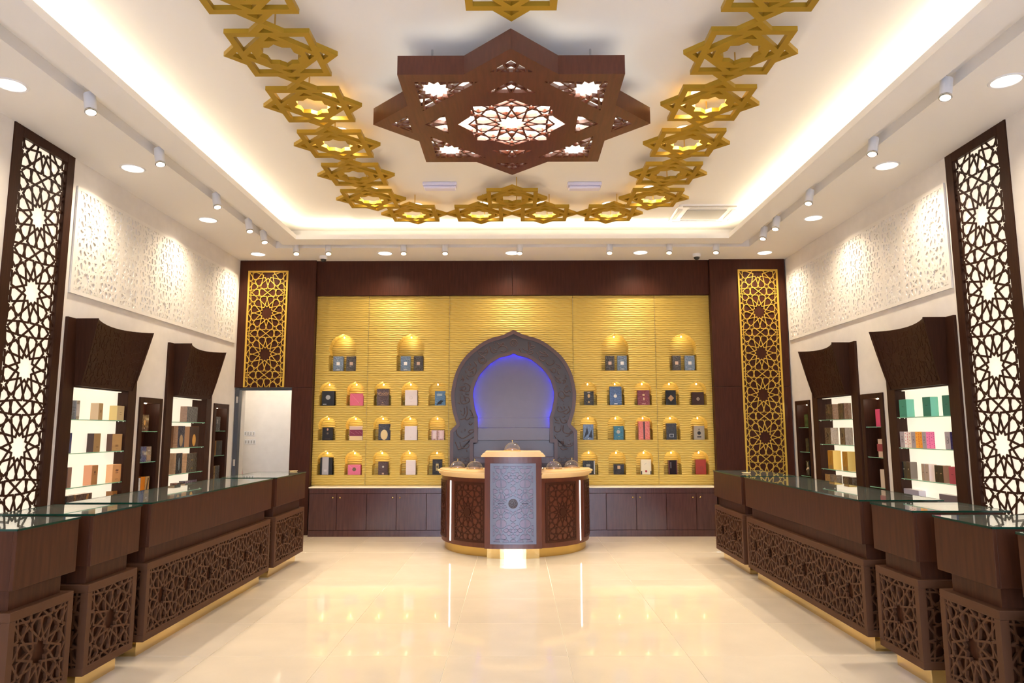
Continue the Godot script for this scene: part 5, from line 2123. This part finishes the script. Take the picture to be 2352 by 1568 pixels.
func niche_boxes() -> void:
	var K := c8(34, 35, 40)
	var G := c8(186, 148, 84)
	var W := c8(236, 226, 224)
	# side, crop left, right, top, bottom, front, style, decor, label   (crop units of 6.03 px; row bottoms sit on the niche floor)
	var rows := [
		[-1, 0, 240, 412, 225, K, "flat", [["disc", 0.0, 0.13, 0.036, c8(176, 176, 178)], ["rect", -0.05, 0.025, 0.055, 0.009, c8(225, 225, 225)]], "black box with grey disc, leftmost small niche of the upper row"],
		[-1, 0, 628, 815, 263, c8(226, 112, 140), "flat", [["line", -0.1, 0.19, 0.05, 0.03, c8(240, 160, 180)], ["disc", 0.045, 0.042, 0.008, G]], "bright pink envelope box in the upper niche row"],
		[-1, 0, 1000, 1168, 195, c8(82, 54, 50), "wrap", [["text", 0.0, 0.19, 0.052, "Woody", c8(214, 160, 110)], ["rect", 0.0, 0.158, 0.12, 0.005, c8(190, 140, 100)], ["disc", 0.0, 0.05, 0.009, c8(214, 170, 130)], ["rect", 0.0, 0.018, 0.06, 0.006, c8(190, 140, 100)]], "brown box with gold lettering in a small niche"],
		[-1, 0, 1390, 1560, 215, W, "flat", [["ring", 0.0, 0.125, 0.022, c8(222, 208, 206)], ["rect", 0.0, 0.06, 0.04, 0.006, c8(222, 208, 206)]], "white box with faint ring in the upper niche row"],
		[-1, 0, 1803, 1950, 228, c8(86, 132, 176), "wrap", [["rect", -0.01, 0.166, 0.08, 0.036, c8(160, 180, 190)], ["poly", [Vector2(-0.055, 0.01), Vector2(-0.03, 0.055), Vector2(0.01, 0.085), Vector2(0.055, 0.075), Vector2(0.03, 0.05), Vector2(0.02, 0.025), Vector2(-0.02, 0.02)], c8(22, 30, 42)]], "shiny blue box with dark bird shape near the arch"],
		[-1, 1, 245, 393, 730, c8(36, 30, 28), "gloss", [["oval", 0.0, 0.165, 0.013, 0.018, c8(214, 160, 120)], ["disc", 0.0, 0.105, 0.015, c8(110, 90, 70)], ["rect", 0.0, 0.02, 0.08, 0.006, c8(90, 60, 40)]], "black box with small gold drop, leftmost niche of the middle row"],
		[-1, 1, 620, 805, 715, c8(216, 190, 176), "flat", [["rect", 0.0, 0.112, 0.2, 0.094, c8(132, 46, 72)], ["rect", 0.0, 0.032, 0.2, 0.062, c8(240, 214, 160)], ["line", -0.09, 0.13, -0.02, 0.09, c8(214, 150, 160)], ["line", -0.01, 0.135, 0.05, 0.095, c8(214, 150, 160)], ["line", 0.04, 0.14, 0.09, 0.1, c8(214, 150, 160)]], "cream box with maroon band in the middle niche row"],
		[-1, 1, 1022, 1192, 683, c8(44, 42, 52), "wrap", [["oval", -0.005, 0.082, 0.054, 0.078, c8(232, 206, 148)]], "dark box with large cream oval label"],
		[-1, 1, 1385, 1558, 713, W, "flat", [["rect", 0.0, 0.17, 0.03, 0.006, c8(224, 212, 208)], ["disc", 0.0, 0.045, 0.006, c8(200, 190, 186)]], "plain white box in the middle niche row"],
		[-1, 1, 1755, 1838, 770, c8(226, 190, 190), "wrap", [["rect", 0.0, 0.08, 0.05, 0.12, c8(240, 220, 216)]], "small pinkish white box, near one of a pair beside the arch"],
		[-1, 1, 1846, 1930, 770, c8(222, 184, 186), "wrap", [["rect", 0.0, 0.08, 0.05, 0.12, c8(236, 210, 206)]], "small pinkish white box at the arch side of its pair"],
		[-1, 2, 215, 385, 1150, c8(24, 24, 26), "flat", [["rect", -0.012, 0.137, 0.098, 0.27, c8(184, 180, 180)], ["rect", -0.012, 0.066, 0.045, 0.03, c8(206, 202, 200)]], "black box with broad silver band, leftmost niche of the lower row"],
		[-1, 2, 598, 775, 1248, c8(224, 116, 146), "flat", [["line", -0.098, 0.155, 0.0, 0.075, c8(240, 170, 190)], ["line", 0.098, 0.155, 0.0, 0.075, c8(240, 170, 190)], ["disc", 0.0, 0.084, 0.029, c8(112, 96, 66)], ["disc", 0.0, 0.028, 0.004, c8(180, 60, 90)]], "low pink envelope box with round bronze seal"],
		[-1, 2, 1018, 1155, 1205, c8(84, 56, 52), "wrap", [["disc", 0.0, 0.122, 0.016, c8(206, 196, 180)], ["rect", 0.0, 0.02, 0.03, 0.024, c8(216, 180, 150)], ["line", -0.03, 0.0, -0.03, 0.2, c8(60, 36, 34)], ["line", 0.03, 0.0, 0.03, 0.2, c8(60, 36, 34)]], "brown striped box with small pale disc in the lower niche row"],
		[-1, 2, 1402, 1537, 1185, c8(238, 226, 220), "flat", [["rect", 0.0, 0.14, 0.04, 0.004, c8(222, 210, 204)]], "plain white box in the lower niche row"],
		[-1, 2, 1770, 1905, 1172, c8(30, 34, 46), "wrap", [["rect", -0.002, 0.115, 0.04, 0.105, c8(190, 172, 120)], ["oval", -0.002, 0.12, 0.011, 0.022, c8(60, 50, 40)]], "dark shiny box with upright gold label behind the round counter"],
		[1, 0, 248, 383, 232, c8(40, 40, 44), "wrap", [["hex", 0.0, 0.145, 0.022, 0.034, c8(214, 180, 120)], ["disc", 0.0, 0.05, 0.014, c8(214, 180, 120)], ["rect", 0.0, 0.2, 0.045, 0.007, c8(230, 220, 200)]], "dark box with gold ornament beside the arch, upper row"],
		[1, 0, 603, 768, 165, c8(84, 118, 170), "wrap", [["disc", -0.006, 0.142, 0.026, c8(236, 236, 230)], ["rect", -0.006, 0.182, 0.006, 0.012, c8(236, 236, 230)], ["rect", 0.0, 0.022, 0.05, 0.012, c8(226, 230, 236)]], "tall blue wrapped box with white disc emblem"],
		[1, 0, 988, 1157, 217, c8(134, 44, 58), "wrap", [["oval", 0.0, 0.158, 0.02, 0.014, c8(226, 180, 140)], ["oval", 0.004, 0.098, 0.01, 0.022, c8(226, 180, 140)], ["rect", 0.0, 0.022, 0.06, 0.008, c8(214, 150, 140)]], "maroon wrapped box with gold emblem"],
		[1, 0, 1380, 1520, 217, c8(28, 28, 30), "gloss", [["dia", 0.0, 0.108, 0.047, 0.052, c8(178, 140, 96)]], "black box with gold diamond label"],
		[1, 0, 1742, 1908, 243, c8(66, 44, 38), "gloss", [["ring", 0.0, 0.095, 0.02, c8(226, 206, 176)], ["disc", 0.0, 0.095, 0.008, c8(226, 206, 176)]], "dark brown box with pale ring, rightmost niche of the upper row"],
		[1, 1, 238, 380, 690, c8(120, 148, 186), "wrap", [["rect", 0.0, 0.018, 0.02, 0.016, c8(220, 220, 224)], ["poly", [Vector2(-0.07, 0.02), Vector2(-0.02, 0.2), Vector2(0.0, 0.1)], c8(40, 48, 62)], ["poly", [Vector2(0.0, 0.04), Vector2(0.05, 0.16), Vector2(0.06, 0.03)], c8(40, 48, 62)]], "silvery blue wrapped box beside the arch, middle row"],
		[1, 1, 660, 797, 712, c8(58, 134, 164), "wrap", [["disc", -0.006, 0.12, 0.028, c8(190, 190, 184)], ["rect", 0.0, 0.17, 0.03, 0.006, c8(214, 230, 232)], ["rect", 0.0, 0.05, 0.03, 0.006, c8(206, 196, 120)]], "teal blue box with silver disc"],
		[1, 1, 1000, 1158, 645, c8(236, 128, 116), "wrap", [["rect", 0.0, 0.14, 0.026, 0.272, c8(88, 58, 66)]], "tall salmon pink box with dark upright band"],
		[1, 1, 1388, 1528, 673, c8(30, 38, 52), "wrap", [["rect", 0.0, 0.062, 0.062, 0.05, c8(190, 196, 200)], ["rect", 0.0, 0.062, 0.05, 0.038, c8(36, 44, 58)]], "dark blue wrapped box with square frame label"],
		[1, 1, 1765, 1915, 708, c8(186, 170, 144), "foil", [["disc", 0.0, 0.1, 0.027, c8(38, 36, 34)], ["rect", 0.0, 0.042, 0.062, 0.02, c8(44, 40, 38)], ["oval", 0.0, 0.155, 0.012, 0.014, c8(120, 104, 84)]], "silver gilt box with black disc, rightmost niche of the middle row"],
		[1, 2, 232, 402, 1188, c8(34, 42, 54), "wrap", [["rect", 0.082, 0.107, 0.014, 0.2, c8(226, 226, 220)], ["rect", -0.01, 0.14, 0.06, 0.034, c8(150, 150, 140)]], "dark wrapped box with white edge stripe behind the round counter"],
		[1, 2, 660, 803, 1240, c8(34, 38, 50), "wrap", [["rect", 0.0, 0.108, 0.046, 0.05, c8(206, 170, 130)]], "low dark box with gold square label in the lower row"],
		[1, 2, 1035, 1178, 1175, c8(240, 230, 196), "gloss", [["disc", 0.0, 0.05, 0.016, c8(176, 30, 44)], ["line", -0.025, 0.15, 0.012, 0.175, c8(90, 80, 70)], ["rect", -0.07, 0.026, 0.014, 0.05, c8(40, 40, 44)], ["rect", 0.07, 0.026, 0.014, 0.05, c8(40, 40, 44)]], "cream box with red wax seal"],
		[1, 2, 1418, 1537, 1185, c8(40, 30, 34), "gloss", [["rect", -0.06, 0.106, 0.012, 0.208, c8(112, 44, 48)], ["rect", 0.06, 0.106, 0.012, 0.208, c8(112, 44, 48)], ["rect", -0.03, 0.14, 0.012, 0.09, c8(110, 104, 104)]], "near black box with dark red edges"],
		[1, 2, 1795, 1938, 1175, c8(168, 60, 44), "gloss", [["ring", 0.005, 0.098, 0.02, c8(140, 50, 36)]], "rust red box, rightmost niche of the lower row"]]
	var zf := ZG - 0.055
	for r in rows:
		var ox := 700.0 if r[0] < 0 else 1300.0
		var k := 6.03
		var a := px(ox + r[2] / k, 860 + r[4] / k, 2, zf)
		var b := px(ox + r[3] / k, 860 + r[4] / k, 2, zf)
		var y0: float = [1.93, 1.402, 0.876][r[1]]
		var style: String = r[6]
		var col: Color = r[5]
		carton(Vector3((a.x + b.x) * 0.5, y0, zf), b.x - a.x, a.y - y0, 0.07, 0.0, col, col, style, r[7], r[8])
	# pairs in the four large niches
	var n := 0
	for q in [[430, 580, true], [627, 777, false], [1440, 1588, true], [1636, 1775, false]]:
		var a := px(700 + q[0] / 6.533, 817, 2, zf)
		var b := px(700 + q[1] / 6.533, 817, 2, zf)
		pair_box(a, b, q[2], zf, ["outermost large niche, left", "large niche next to the arch, left"][n / 2])
		n += 1
	n = 0
	for q in [[590, 725, false], [768, 912, true], [1592, 1722, false], [1782, 1928, true]]:
		var a := px(1300 + q[0] / 6.533, 815, 2, zf)
		var b := px(1300 + q[1] / 6.533, 815, 2, zf)
		pair_box(a, b, q[2], zf, ["large niche next to the arch, right", "outermost large niche, right"][n / 2])
		n += 1

func pair_box(a: Vector3, b: Vector3, blue: bool, zf: float, where: String) -> void:
	var col := c8(104, 126, 152) if blue else c8(58, 54, 54)
	carton(Vector3((a.x + b.x) * 0.5, 2.464, zf), b.x - a.x, 0.236, 0.07, 0.0, col, col, "wrap", [["rect", 0.0, 0.12, 0.05, 0.05, c8(230, 228, 226) if blue else c8(200, 170, 150)], ["rect", 0.0, 0.026, 0.055, 0.012, c8(186, 190, 196) if blue else c8(90, 84, 82)]], ("blue grey wrapped box with white square, " if blue else "dark grey wrapped box with beige square, ") + where)

const BOX_X := 4.262

# a box on a side shelf: pixels of its front face (near edge, far edge), height, colours
func shelf_box(s: int, y: float, pn: float, pf: float, py: float, h: float, d: float, front: Color, side: Color, style: String, decor: Array, label: String, shade := 0) -> void:
	var xf := BOX_X
	var a := px(pn, py, 0, s * xf)
	var b := px(pf, py, 0, s * xf)
	for sp in unit_spans(s) + niche_spans(s):
		var inset := 0.168 if sp.size() == 2 else 0.073
		var mid := (a.z + b.z) * 0.5
		if mid < sp[0] and mid > sp[1]:
			a.z = minf(a.z, sp[0] - inset)
			b.z = maxf(b.z, sp[1] + inset)
	carton(Vector3(s * xf, y + 0.0005, (a.z + b.z) * 0.5), absf(a.z - b.z), h, d, PI * 0.5 if s < 0 else -PI * 0.5, front, side, style, decor, label)

func shelf_boxes() -> void:
	var T := "on the top glass shelf"
	var c := func(x): return 150.0 + x / 5.6
	# left wall, first lit cabinet
	var y: Array = [1.663, 1.336, 1.006]
	shelf_box(-1, y[0], c.call(135), c.call(180), 950, 0.185, 0.07, c8(176, 164, 148), c8(150, 150, 152), "wrap", [["rect", 0.0, 0.09, 0.05, 0.12, c8(206, 196, 184)]], "grey box with marbled front in the lit cabinet, left wall, top shelf")
	shelf_box(-1, y[0], c.call(425), c.call(480), 950, 0.172, 0.085, c8(196, 164, 112), c8(222, 190, 146), "flat", [["rect", 0.0, 0.09, 0.022, 0.03, c8(150, 120, 76)]], "tan box with small mark in the lit cabinet, left wall, top shelf")
	shelf_box(-1, y[0], c.call(665), c.call(755), 950, 0.158, 0.085, c8(214, 190, 142), c8(236, 206, 130), "flat", [["rect", 0.0, 0.085, 0.03, 0.006, c8(160, 136, 96)], ["rect", 0.0, 0.065, 0.03, 0.006, c8(160, 136, 96)]], "pale gold box at the far end of the top shelf, left wall")
	shelf_box(-1, y[1], c.call(40), c.call(78), 1020, 0.195, 0.07, c8(36, 52, 110), c8(30, 40, 90), "gloss", [], "navy box half hidden by the cabinet post, left wall")
	shelf_box(-1, y[1], c.call(362), c.call(448), 1020, 0.188, 0.07, c8(170, 136, 86), c8(66, 44, 36), "flat", [["rect", 0.01, 0.05, 0.035, 0.012, c8(140, 108, 66)]], "bronze fronted book shaped box in the middle of the second shelf, left wall")
	shelf_box(-1, y[1], c.call(600), c.call(725), 1020, 0.182, 0.06, c8(190, 152, 100), c8(92, 58, 42), "flat", [["rect", 0.0, 0.055, 0.05, 0.022, c8(150, 114, 72)], ["rect", 0.0, 0.022, 0.03, 0.004, c8(150, 114, 72)]], "wide bronze fronted book shaped box at the far end of the second shelf, left wall")
	shelf_box(-1, y[2], c.call(28), c.call(80), 1090, 0.195, 0.06, c8(150, 118, 106), c8(160, 128, 116), "gloss", [], "mauve brown box beside the near post on the third shelf, left wall")
	shelf_box(-1, y[2], c.call(338), c.call(415), 1090, 0.196, 0.085, c8(176, 124, 74), c8(226, 158, 112), "flat", [["disc", 0.0, 0.125, 0.014, c8(112, 70, 40)], ["rect", 0.0, 0.1, 0.03, 0.005, c8(112, 70, 40)]], "orange tan box with dark crest in the middle of the third shelf, left wall")
	shelf_box(-1, y[2], c.call(604), c.call(730), 1090, 0.186, 0.07, c8(216, 160, 104), c8(240, 182, 126), "flat", [["disc", -0.014, 0.122, 0.012, c8(120, 76, 44)], ["disc", 0.014, 0.122, 0.012, c8(120, 76, 44)], ["rect", 0.0, 0.096, 0.05, 0.007, c8(120, 76, 44)], ["rect", 0.0, 0.03, 0.05, 0.004, c8(160, 110, 66)]], "wide peach box with dark crest at the far end of the third shelf, left wall")
	shelf_box(-1, 0.83, c.call(20), c.call(110), 1140, 0.10, 0.08, c8(74, 52, 44), c8(58, 40, 34), "wrap", [], "low dark brown box at the cabinet foot beside the near post, left wall")
	shelf_box(-1, 0.83, c.call(135), c.call(340), 1140, 0.10, 0.08, c8(76, 50, 34), c8(150, 106, 56), "wrap", [["poly", [Vector2(0.02, 0.01), Vector2(0.05, 0.09), Vector2(0.08, 0.09), Vector2(0.05, 0.01)], c8(166, 122, 66)]], "long low brown and gold box at the cabinet foot, left wall")
	shelf_box(-1, 0.83, c.call(605), c.call(665), 1135, 0.08, 0.07, c8(150, 98, 48), c8(150, 98, 48), "gloss", [["rect", 0.0, 0.04, 0.05, 0.02, c8(60, 40, 30)]], "small amber box at the far cabinet foot, left wall")
	# left wall, second lit cabinet
	c = func(x): return 310.0 + x / 6.274
	shelf_box(-1, y[0], c.call(748), c.call(900), 955, 0.205, 0.09, c8(30, 32, 36), c8(176, 136, 110), "wrap", [], "black wrapped box alone on the top shelf, left cabinet by doorway")
	shelf_box(-1, y[1], c.call(618), c.call(716), 1000, 0.275, 0.09, c8(52, 56, 76), c8(176, 132, 96), "wrap", [["oval", 0.0, 0.09, 0.045, 0.075, c8(176, 150, 112)]], "navy wrapped box with oval label, left cabinet by doorway")
	shelf_box(-1, y[1], c.call(784), c.call(918), 1000, 0.27, 0.075, c8(66, 40, 28), c8(176, 132, 96), "gloss", [["oval", 0.0, 0.09, 0.048, 0.078, c8(214, 164, 78)]], "dark brown box with gold oval, left cabinet by doorway")
	shelf_box(-1, y[1], c.call(524), c.call(552), 1000, 0.272, 0.04, c8(120, 84, 60), c8(96, 66, 48), "gloss", [], "brown box edge beside the near post, left cabinet by doorway")
	shelf_box(-1, y[2], c.call(590), c.call(678), 1060, 0.262, 0.09, c8(28, 30, 34), c8(190, 148, 106), "wrap", [["oval", 0.0, 0.12, 0.02, 0.08, c8(120, 130, 136)]], "black wrapped box with foil side on the third shelf, left cabinet by doorway")
	shelf_box(-1, y[2], c.call(745), c.call(890), 1060, 0.25, 0.08, c8(58, 48, 22), c8(190, 148, 106), "wrap", [["rect", 0.0, 0.16, 0.06, 0.012, c8(160, 130, 60)], ["rect", 0.0, 0.05, 0.05, 0.02, c8(130, 106, 50)]], "olive black wrapped box on the third shelf, left cabinet by doorway")
	shelf_box(-1, 0.83, c.call(605), c.call(695), 1112, 0.06, 0.09, c8(70, 44, 36), c8(140, 84, 56), "wrap", [], "small flat brown box at the foot of the left cabinet by doorway")
	shelf_box(-1, 0.83, c.call(722), c.call(890), 1104, 0.07, 0.08, c8(104, 84, 104), c8(70, 56, 76), "wrap", [["line", -0.12, 0.015, -0.09, 0.06, c8(200, 190, 206)], ["line", -0.07, 0.015, -0.04, 0.06, c8(200, 190, 206)], ["line", -0.02, 0.015, 0.01, 0.06, c8(200, 190, 206)]], "small flat purple striped box at the foot of the left cabinet by doorway")
	# left narrow niches
	shelf_box(-1, 1.546, c.call(106), c.call(198), 970, 0.19, 0.06, c8(84, 52, 28), c8(60, 38, 24), "wrap", [["hex", -0.02, 0.1, 0.022, 0.034, c8(206, 160, 90)], ["disc", -0.02, 0.035, 0.006, c8(226, 196, 150)]], "brown box with gold hexagon on the top niche shelf, left wall")
	shelf_box(-1, 1.192, c.call(104), c.call(160), 1040, 0.178, 0.06, c8(30, 48, 120), c8(150, 150, 160), "wrap", [], "blue box on the middle niche shelf, left wall")
	shelf_box(-1, 1.192, c.call(162), c.call(234), 1040, 0.176, 0.06, c8(128, 112, 104), c8(90, 84, 90), "wrap", [["rect", 0.0, 0.13, 0.04, 0.012, c8(180, 176, 180)], ["rect", 0.0, 0.05, 0.07, 0.06, c8(160, 134, 108)]], "grey brown wrapped box beside the blue one in the niche, left wall")
	shelf_box(-1, 0.846, c.call(48), c.call(76), 1110, 0.17, 0.05, c8(206, 206, 210), c8(190, 190, 196), "wrap", [], "white wrapped box on the lowest niche shelf, left wall")
	shelf_box(-1, 0.846, c.call(80), c.call(140), 1110, 0.178, 0.06, c8(206, 120, 26), c8(180, 100, 24), "gloss", [], "orange box on the lowest niche shelf, left wall")
	shelf_box(-1, 0.846, c.call(144), c.call(204), 1108, 0.178, 0.06, c8(176, 138, 80), c8(120, 92, 52), "wrap", [["poly", [Vector2(-0.03, 0.01), Vector2(0.01, 0.16), Vector2(0.03, 0.16), Vector2(0.0, 0.01)], c8(66, 44, 28)]], "gold wrapped box with dark stripe on the lowest niche shelf, left wall")
	shelf_box(-1, 1.551, c.call(1168), c.call(1228), 970, 0.20, 0.06, c8(40, 36, 34), c8(34, 30, 28), "wrap", [["hex", -0.03, 0.13, 0.016, 0.04, c8(150, 144, 138)]], "black box on the top shelf of the corner niche, left wall")
	shelf_box(-1, 1.197, c.call(1168), c.call(1252), 1030, 0.21, 0.05, c8(44, 40, 36), c8(150, 110, 70), "gloss", [["rect", 0.0, 0.11, 0.012, 0.06, c8(90, 84, 80)]], "black box with tan side in the corner niche, left wall")
	shelf_box(-1, 0.851, c.call(1150), c.call(1212), 1090, 0.20, 0.06, c8(52, 42, 30), c8(150, 118, 70), "wrap", [], "dark box with gilt side on the lowest shelf of the corner niche, left wall")
	# right wall, first lit cabinet
	c = func(x): return 2030.0 + x / 5.6
	var yr: Array = [1.683, 1.356, 1.026]
	var teal := c8(70, 158, 132)
	var tl := c8(126, 206, 176)
	var tk := c8(50, 92, 82)
	shelf_box(1, yr[0], c.call(300), c.call(207), 955, 0.19, 0.085, teal, tl, "flat", [["rect", 0.0, 0.112, 0.03, 0.006, tk], ["rect", 0.0, 0.022, 0.09, 0.002, tk]], "teal green box at the far end of the top shelf, right wall")
	shelf_box(1, yr[0], c.call(612), c.call(510), 955, 0.198, 0.08, c8(60, 140, 118), tl, "flat", [["rect", 0.0, 0.112, 0.036, 0.006, tk], ["rect", 0.0, 0.022, 0.09, 0.002, tk]], "teal green box in the middle of the top shelf, right wall")
	shelf_box(1, yr[0], c.call(870), c.call(765), 955, 0.20, 0.08, c8(54, 130, 110), tl, "flat", [["rect", 0.0, 0.112, 0.034, 0.006, tk]], "teal green box half hidden by the near post, right wall")
	var lav := c8(182, 172, 176)
	var dots := [[c8(232, 220, 206), c8(190, 44, 60), "red"], [c8(236, 164, 44), c8(206, 104, 26), "orange"], [c8(236, 118, 156), c8(190, 60, 120), "pink"], [c8(72, 58, 118), c8(44, 36, 90), "navy"]]
	var k := 0
	for q in [[272, 207], [414, 360], [552, 499], [862, 792]]:
		var nm: String = ["at the far end", "second from the far end", "third from the far end", "apart beside the near post"][k]
		dotted_box(1, yr[1], c.call(q[0]), c.call(q[1]), lav, dots[k][0], dots[k][1], "grey box with %s dots, %s of the second shelf, right wall" % [dots[k][2], nm])
		k += 1
	shelf_box(1, yr[2], c.call(290), c.call(242), 1085, 0.178, 0.06, c8(38, 44, 48), c8(80, 70, 60), "gloss", [["rect", 0.0, 0.1, 0.03, 0.01, c8(120, 124, 126)]], "black box at the far end of the third shelf, right wall")
	shelf_box(1, yr[2], c.call(345), c.call(296), 1085, 0.178, 0.075, c8(66, 54, 44), c8(124, 112, 100), "gloss", [["disc", 0.0, 0.1, 0.01, c8(120, 100, 70)]], "dark olive box with taupe side on the third shelf, right wall")
	shelf_box(1, yr[2], c.call(526), c.call(488), 1085, 0.172, 0.06, c8(170, 150, 134), c8(190, 190, 194), "gloss", [["rect", 0.0, 0.085, 0.02, 0.01, c8(110, 90, 76)]], "taupe box on the third shelf, right wall")
	shelf_box(1, yr[2], c.call(582), c.call(530), 1085, 0.172, 0.085, c8(178, 158, 142), c8(234, 212, 200), "gloss", [["rect", 0.0, 0.085, 0.024, 0.012, c8(110, 90, 76)]], "taupe fronted cream box on the third shelf, right wall")
	shelf_box(1, yr[2], c.call(704), c.call(656), 1085, 0.168, 0.06, c8(38, 32, 28), c8(96, 70, 52), "gloss", [["rect", 0.0, 0.09, 0.02, 0.008, c8(150, 120, 80)]], "black brown box on the third shelf, right wall")
	shelf_box(1, yr[2], c.call(765), c.call(707), 1085, 0.168, 0.08, c8(42, 36, 30), c8(140, 106, 80), "gloss", [["rect", 0.0, 0.09, 0.024, 0.008, c8(150, 120, 80)]], "black fronted box with striped brown side on the third shelf, right wall")
	shelf_box(1, yr[2], c.call(926), c.call(840), 1090, 0.165, 0.07, c8(176, 72, 84), c8(206, 110, 118), "flat", [["rect", 0.0, 0.09, 0.03, 0.008, c8(120, 40, 54)]], "rose red box at the near end of the third shelf, right wall")
	shelf_box(1, 0.83, c.call(450), c.call(130), 1130, 0.085, 0.075, c8(164, 160, 176), c8(230, 222, 226), "gloss", [], "long flat lavender grey box at the cabinet foot, right wall")
	shelf_box(1, 0.83, c.call(955), c.call(714), 1140, 0.085, 0.075, c8(118, 108, 112), c8(150, 140, 146), "gloss", [], "flat taupe grey box at the near cabinet foot, right wall")
	# right wall, second lit cabinet
	c = func(x): return 1820.0 + x / 6.274
	for q in [[580, 482, "far"], [748, 664, "near"]]:
		shelf_box(1, yr[0], c.call(q[0]), c.call(q[1]), 950, 0.205, 0.095, c8(66, 48, 38), c8(160, 120, 88), "wrap", [["oval", 0.0, 0.1, 0.016, 0.02, c8(110, 84, 64)]], "brown box with foil side, %s one on the top shelf, right cabinet by gold wall" % q[2])
	for q in [[556, 470, "far"], [762, 686, "near"]]:
		shelf_box(1, yr[1], c.call(q[0]), c.call(q[1]), 1000, 0.218, 0.10, c8(96, 76, 56), c8(186, 168, 150), "wrap", [["oval", 0.0, 0.12, 0.018, 0.028, c8(40, 32, 28)], ["rect", 0.0, 0.065, 0.03, 0.008, c8(46, 36, 30)]], "grey brown box with dark oval, %s one, second shelf, right cabinet by gold wall" % q[2])
	for q in [[590, 516, "far"], [798, 724, "near"]]:
		shelf_box(1, yr[2], c.call(q[0]), c.call(q[1]), 1060, 0.245, 0.105, c8(168, 122, 36), c8(240, 204, 110), "flat", [["line", -0.02, 0.08, 0.02, 0.18, c8(110, 76, 24)], ["rect", 0.0, 0.03, 0.08, 0.05, c8(140, 110, 60)]], "golden yellow box, %s one on the third shelf, right cabinet by gold wall" % q[2])
	for q in [[545, 474, "far", c8(170, 136, 80)], [640, 596, "middle", c8(150, 130, 104)], [800, 726, "near", c8(96, 80, 64)], [860, 810, "nearest the post", c8(60, 46, 36)]]:
		shelf_box(1, 0.83, c.call(q[0]), c.call(q[1]), 1100, 0.125, 0.07, q[3], c8(120, 100, 76), "wrap", [], "low wrapped box at the foot of the right cabinet by gold wall, %s" % q[2])
	# right narrow niches
	shelf_box(1, 1.584, c.call(1266), c.call(1205), 970, 0.20, 0.07, c8(216, 70, 116), c8(226, 92, 132), "flat", [], "bright pink box on the top niche shelf, right wall")
	shelf_box(1, 1.230, c.call(1300), c.call(1240), 1035, 0.21, 0.06, c8(206, 180, 160), c8(206, 180, 160), "flat", [["rect", 0.0, 0.112, 0.13, 0.085, c8(140, 52, 62)]], "cream box with maroon band on the middle niche shelf, right wall")
	shelf_box(1, 0.884, c.call(1335), c.call(1272), 1100, 0.21, 0.075, c8(206, 190, 170), c8(206, 186, 164), "gloss", [], "beige box on the lowest niche shelf, right wall")
	shelf_box(1, 1.584, c.call(228), c.call(176), 970, 0.185, 0.05, c8(28, 60, 30), c8(38, 110, 44), "gloss", [], "dark green box on the top shelf of the corner niche, right wall")
	shelf_box(1, 1.230, c.call(240), c.call(196), 1030, 0.20, 0.05, c8(36, 34, 32), c8(30, 40, 36), "gloss", [], "black box on the middle shelf of the corner niche, right wall")
	shelf_box(1, 0.884, c.call(252), c.call(206), 1090, 0.22, 0.05, c8(32, 28, 30), c8(34, 30, 34), "gloss", [["line", 0.0, 0.02, 0.0, 0.2, c8(206, 186, 150)], ["poly", [Vector2(-0.04, 0.08), Vector2(0.0, 0.11), Vector2(0.0, 0.13), Vector2(-0.045, 0.1)], c8(206, 186, 150)], ["poly", [Vector2(0.04, 0.1), Vector2(0.0, 0.11), Vector2(0.0, 0.13), Vector2(0.04, 0.13)], c8(206, 186, 150)]], "black box tied with a beige bow in the corner niche, right wall")

func dotted_box(s: int, y: float, pn: float, pf: float, front: Color, side: Color, dot: Color, label: String) -> void:
	var xf := BOX_X
	var a := px(pn, 1020, 0, s * xf)
	var b := px(pf, 1020, 0, s * xf)
	a.z = minf(a.z, unit_spans(s)[1][0] - 0.168)
	b.z = maxf(b.z, unit_spans(s)[1][1] + 0.168)
	var w := absf(a.z - b.z)
	var h := 0.17
	var d := 0.088
	var o := carton(Vector3(s * xf, y + 0.0005, (a.z + b.z) * 0.5), w, h, d, -PI * 0.5, front, side, "flat", [["rect", 0.0, 0.09, 0.03, 0.062, c8(70, 64, 70)], ["rect", 0.0, 0.09, 0.025, 0.056, front], ["disc", 0.0, 0.084, 0.006, c8(60, 54, 60)]], label)
	# dots printed on the near side
	var m := Mb.new()
	for i in 4:
		for j in 9:
			if (i + j) % 2 == 0 or i % 2 == 0:
				m.prism(dk(-d + 0.011 + 0.022 * i, 0.014 + 0.018 * j + (0.009 if i % 2 else 0.0), 0.005, 0.005, 6), Vector3(w * 0.5, 0, 0), Vector3.BACK, Vector3.UP, Vector3.RIGHT, 0.0, 0.0008)
	obj("dot_print", m, paint(dot, "flat"), o)

func _ready() -> void:
	cam_basis = Basis.from_euler(ROT)
	view_and_sky()
	make_materials()
	make_tile()
	floor_and_walls()
	ceilings()
	pilasters()
	gold_wall()
	ceiling_lights()
	wooden_star()
	gold_stars()
	ceiling_fittings()
	wall_screens()
	white_panels()
	display_units()
	niche_units()
	counters()
	back_cabinets()
	arch()
	kiosk()
	passage()
	cloches()
	counter_bits()
	niche_boxes()
	shelf_boxes()
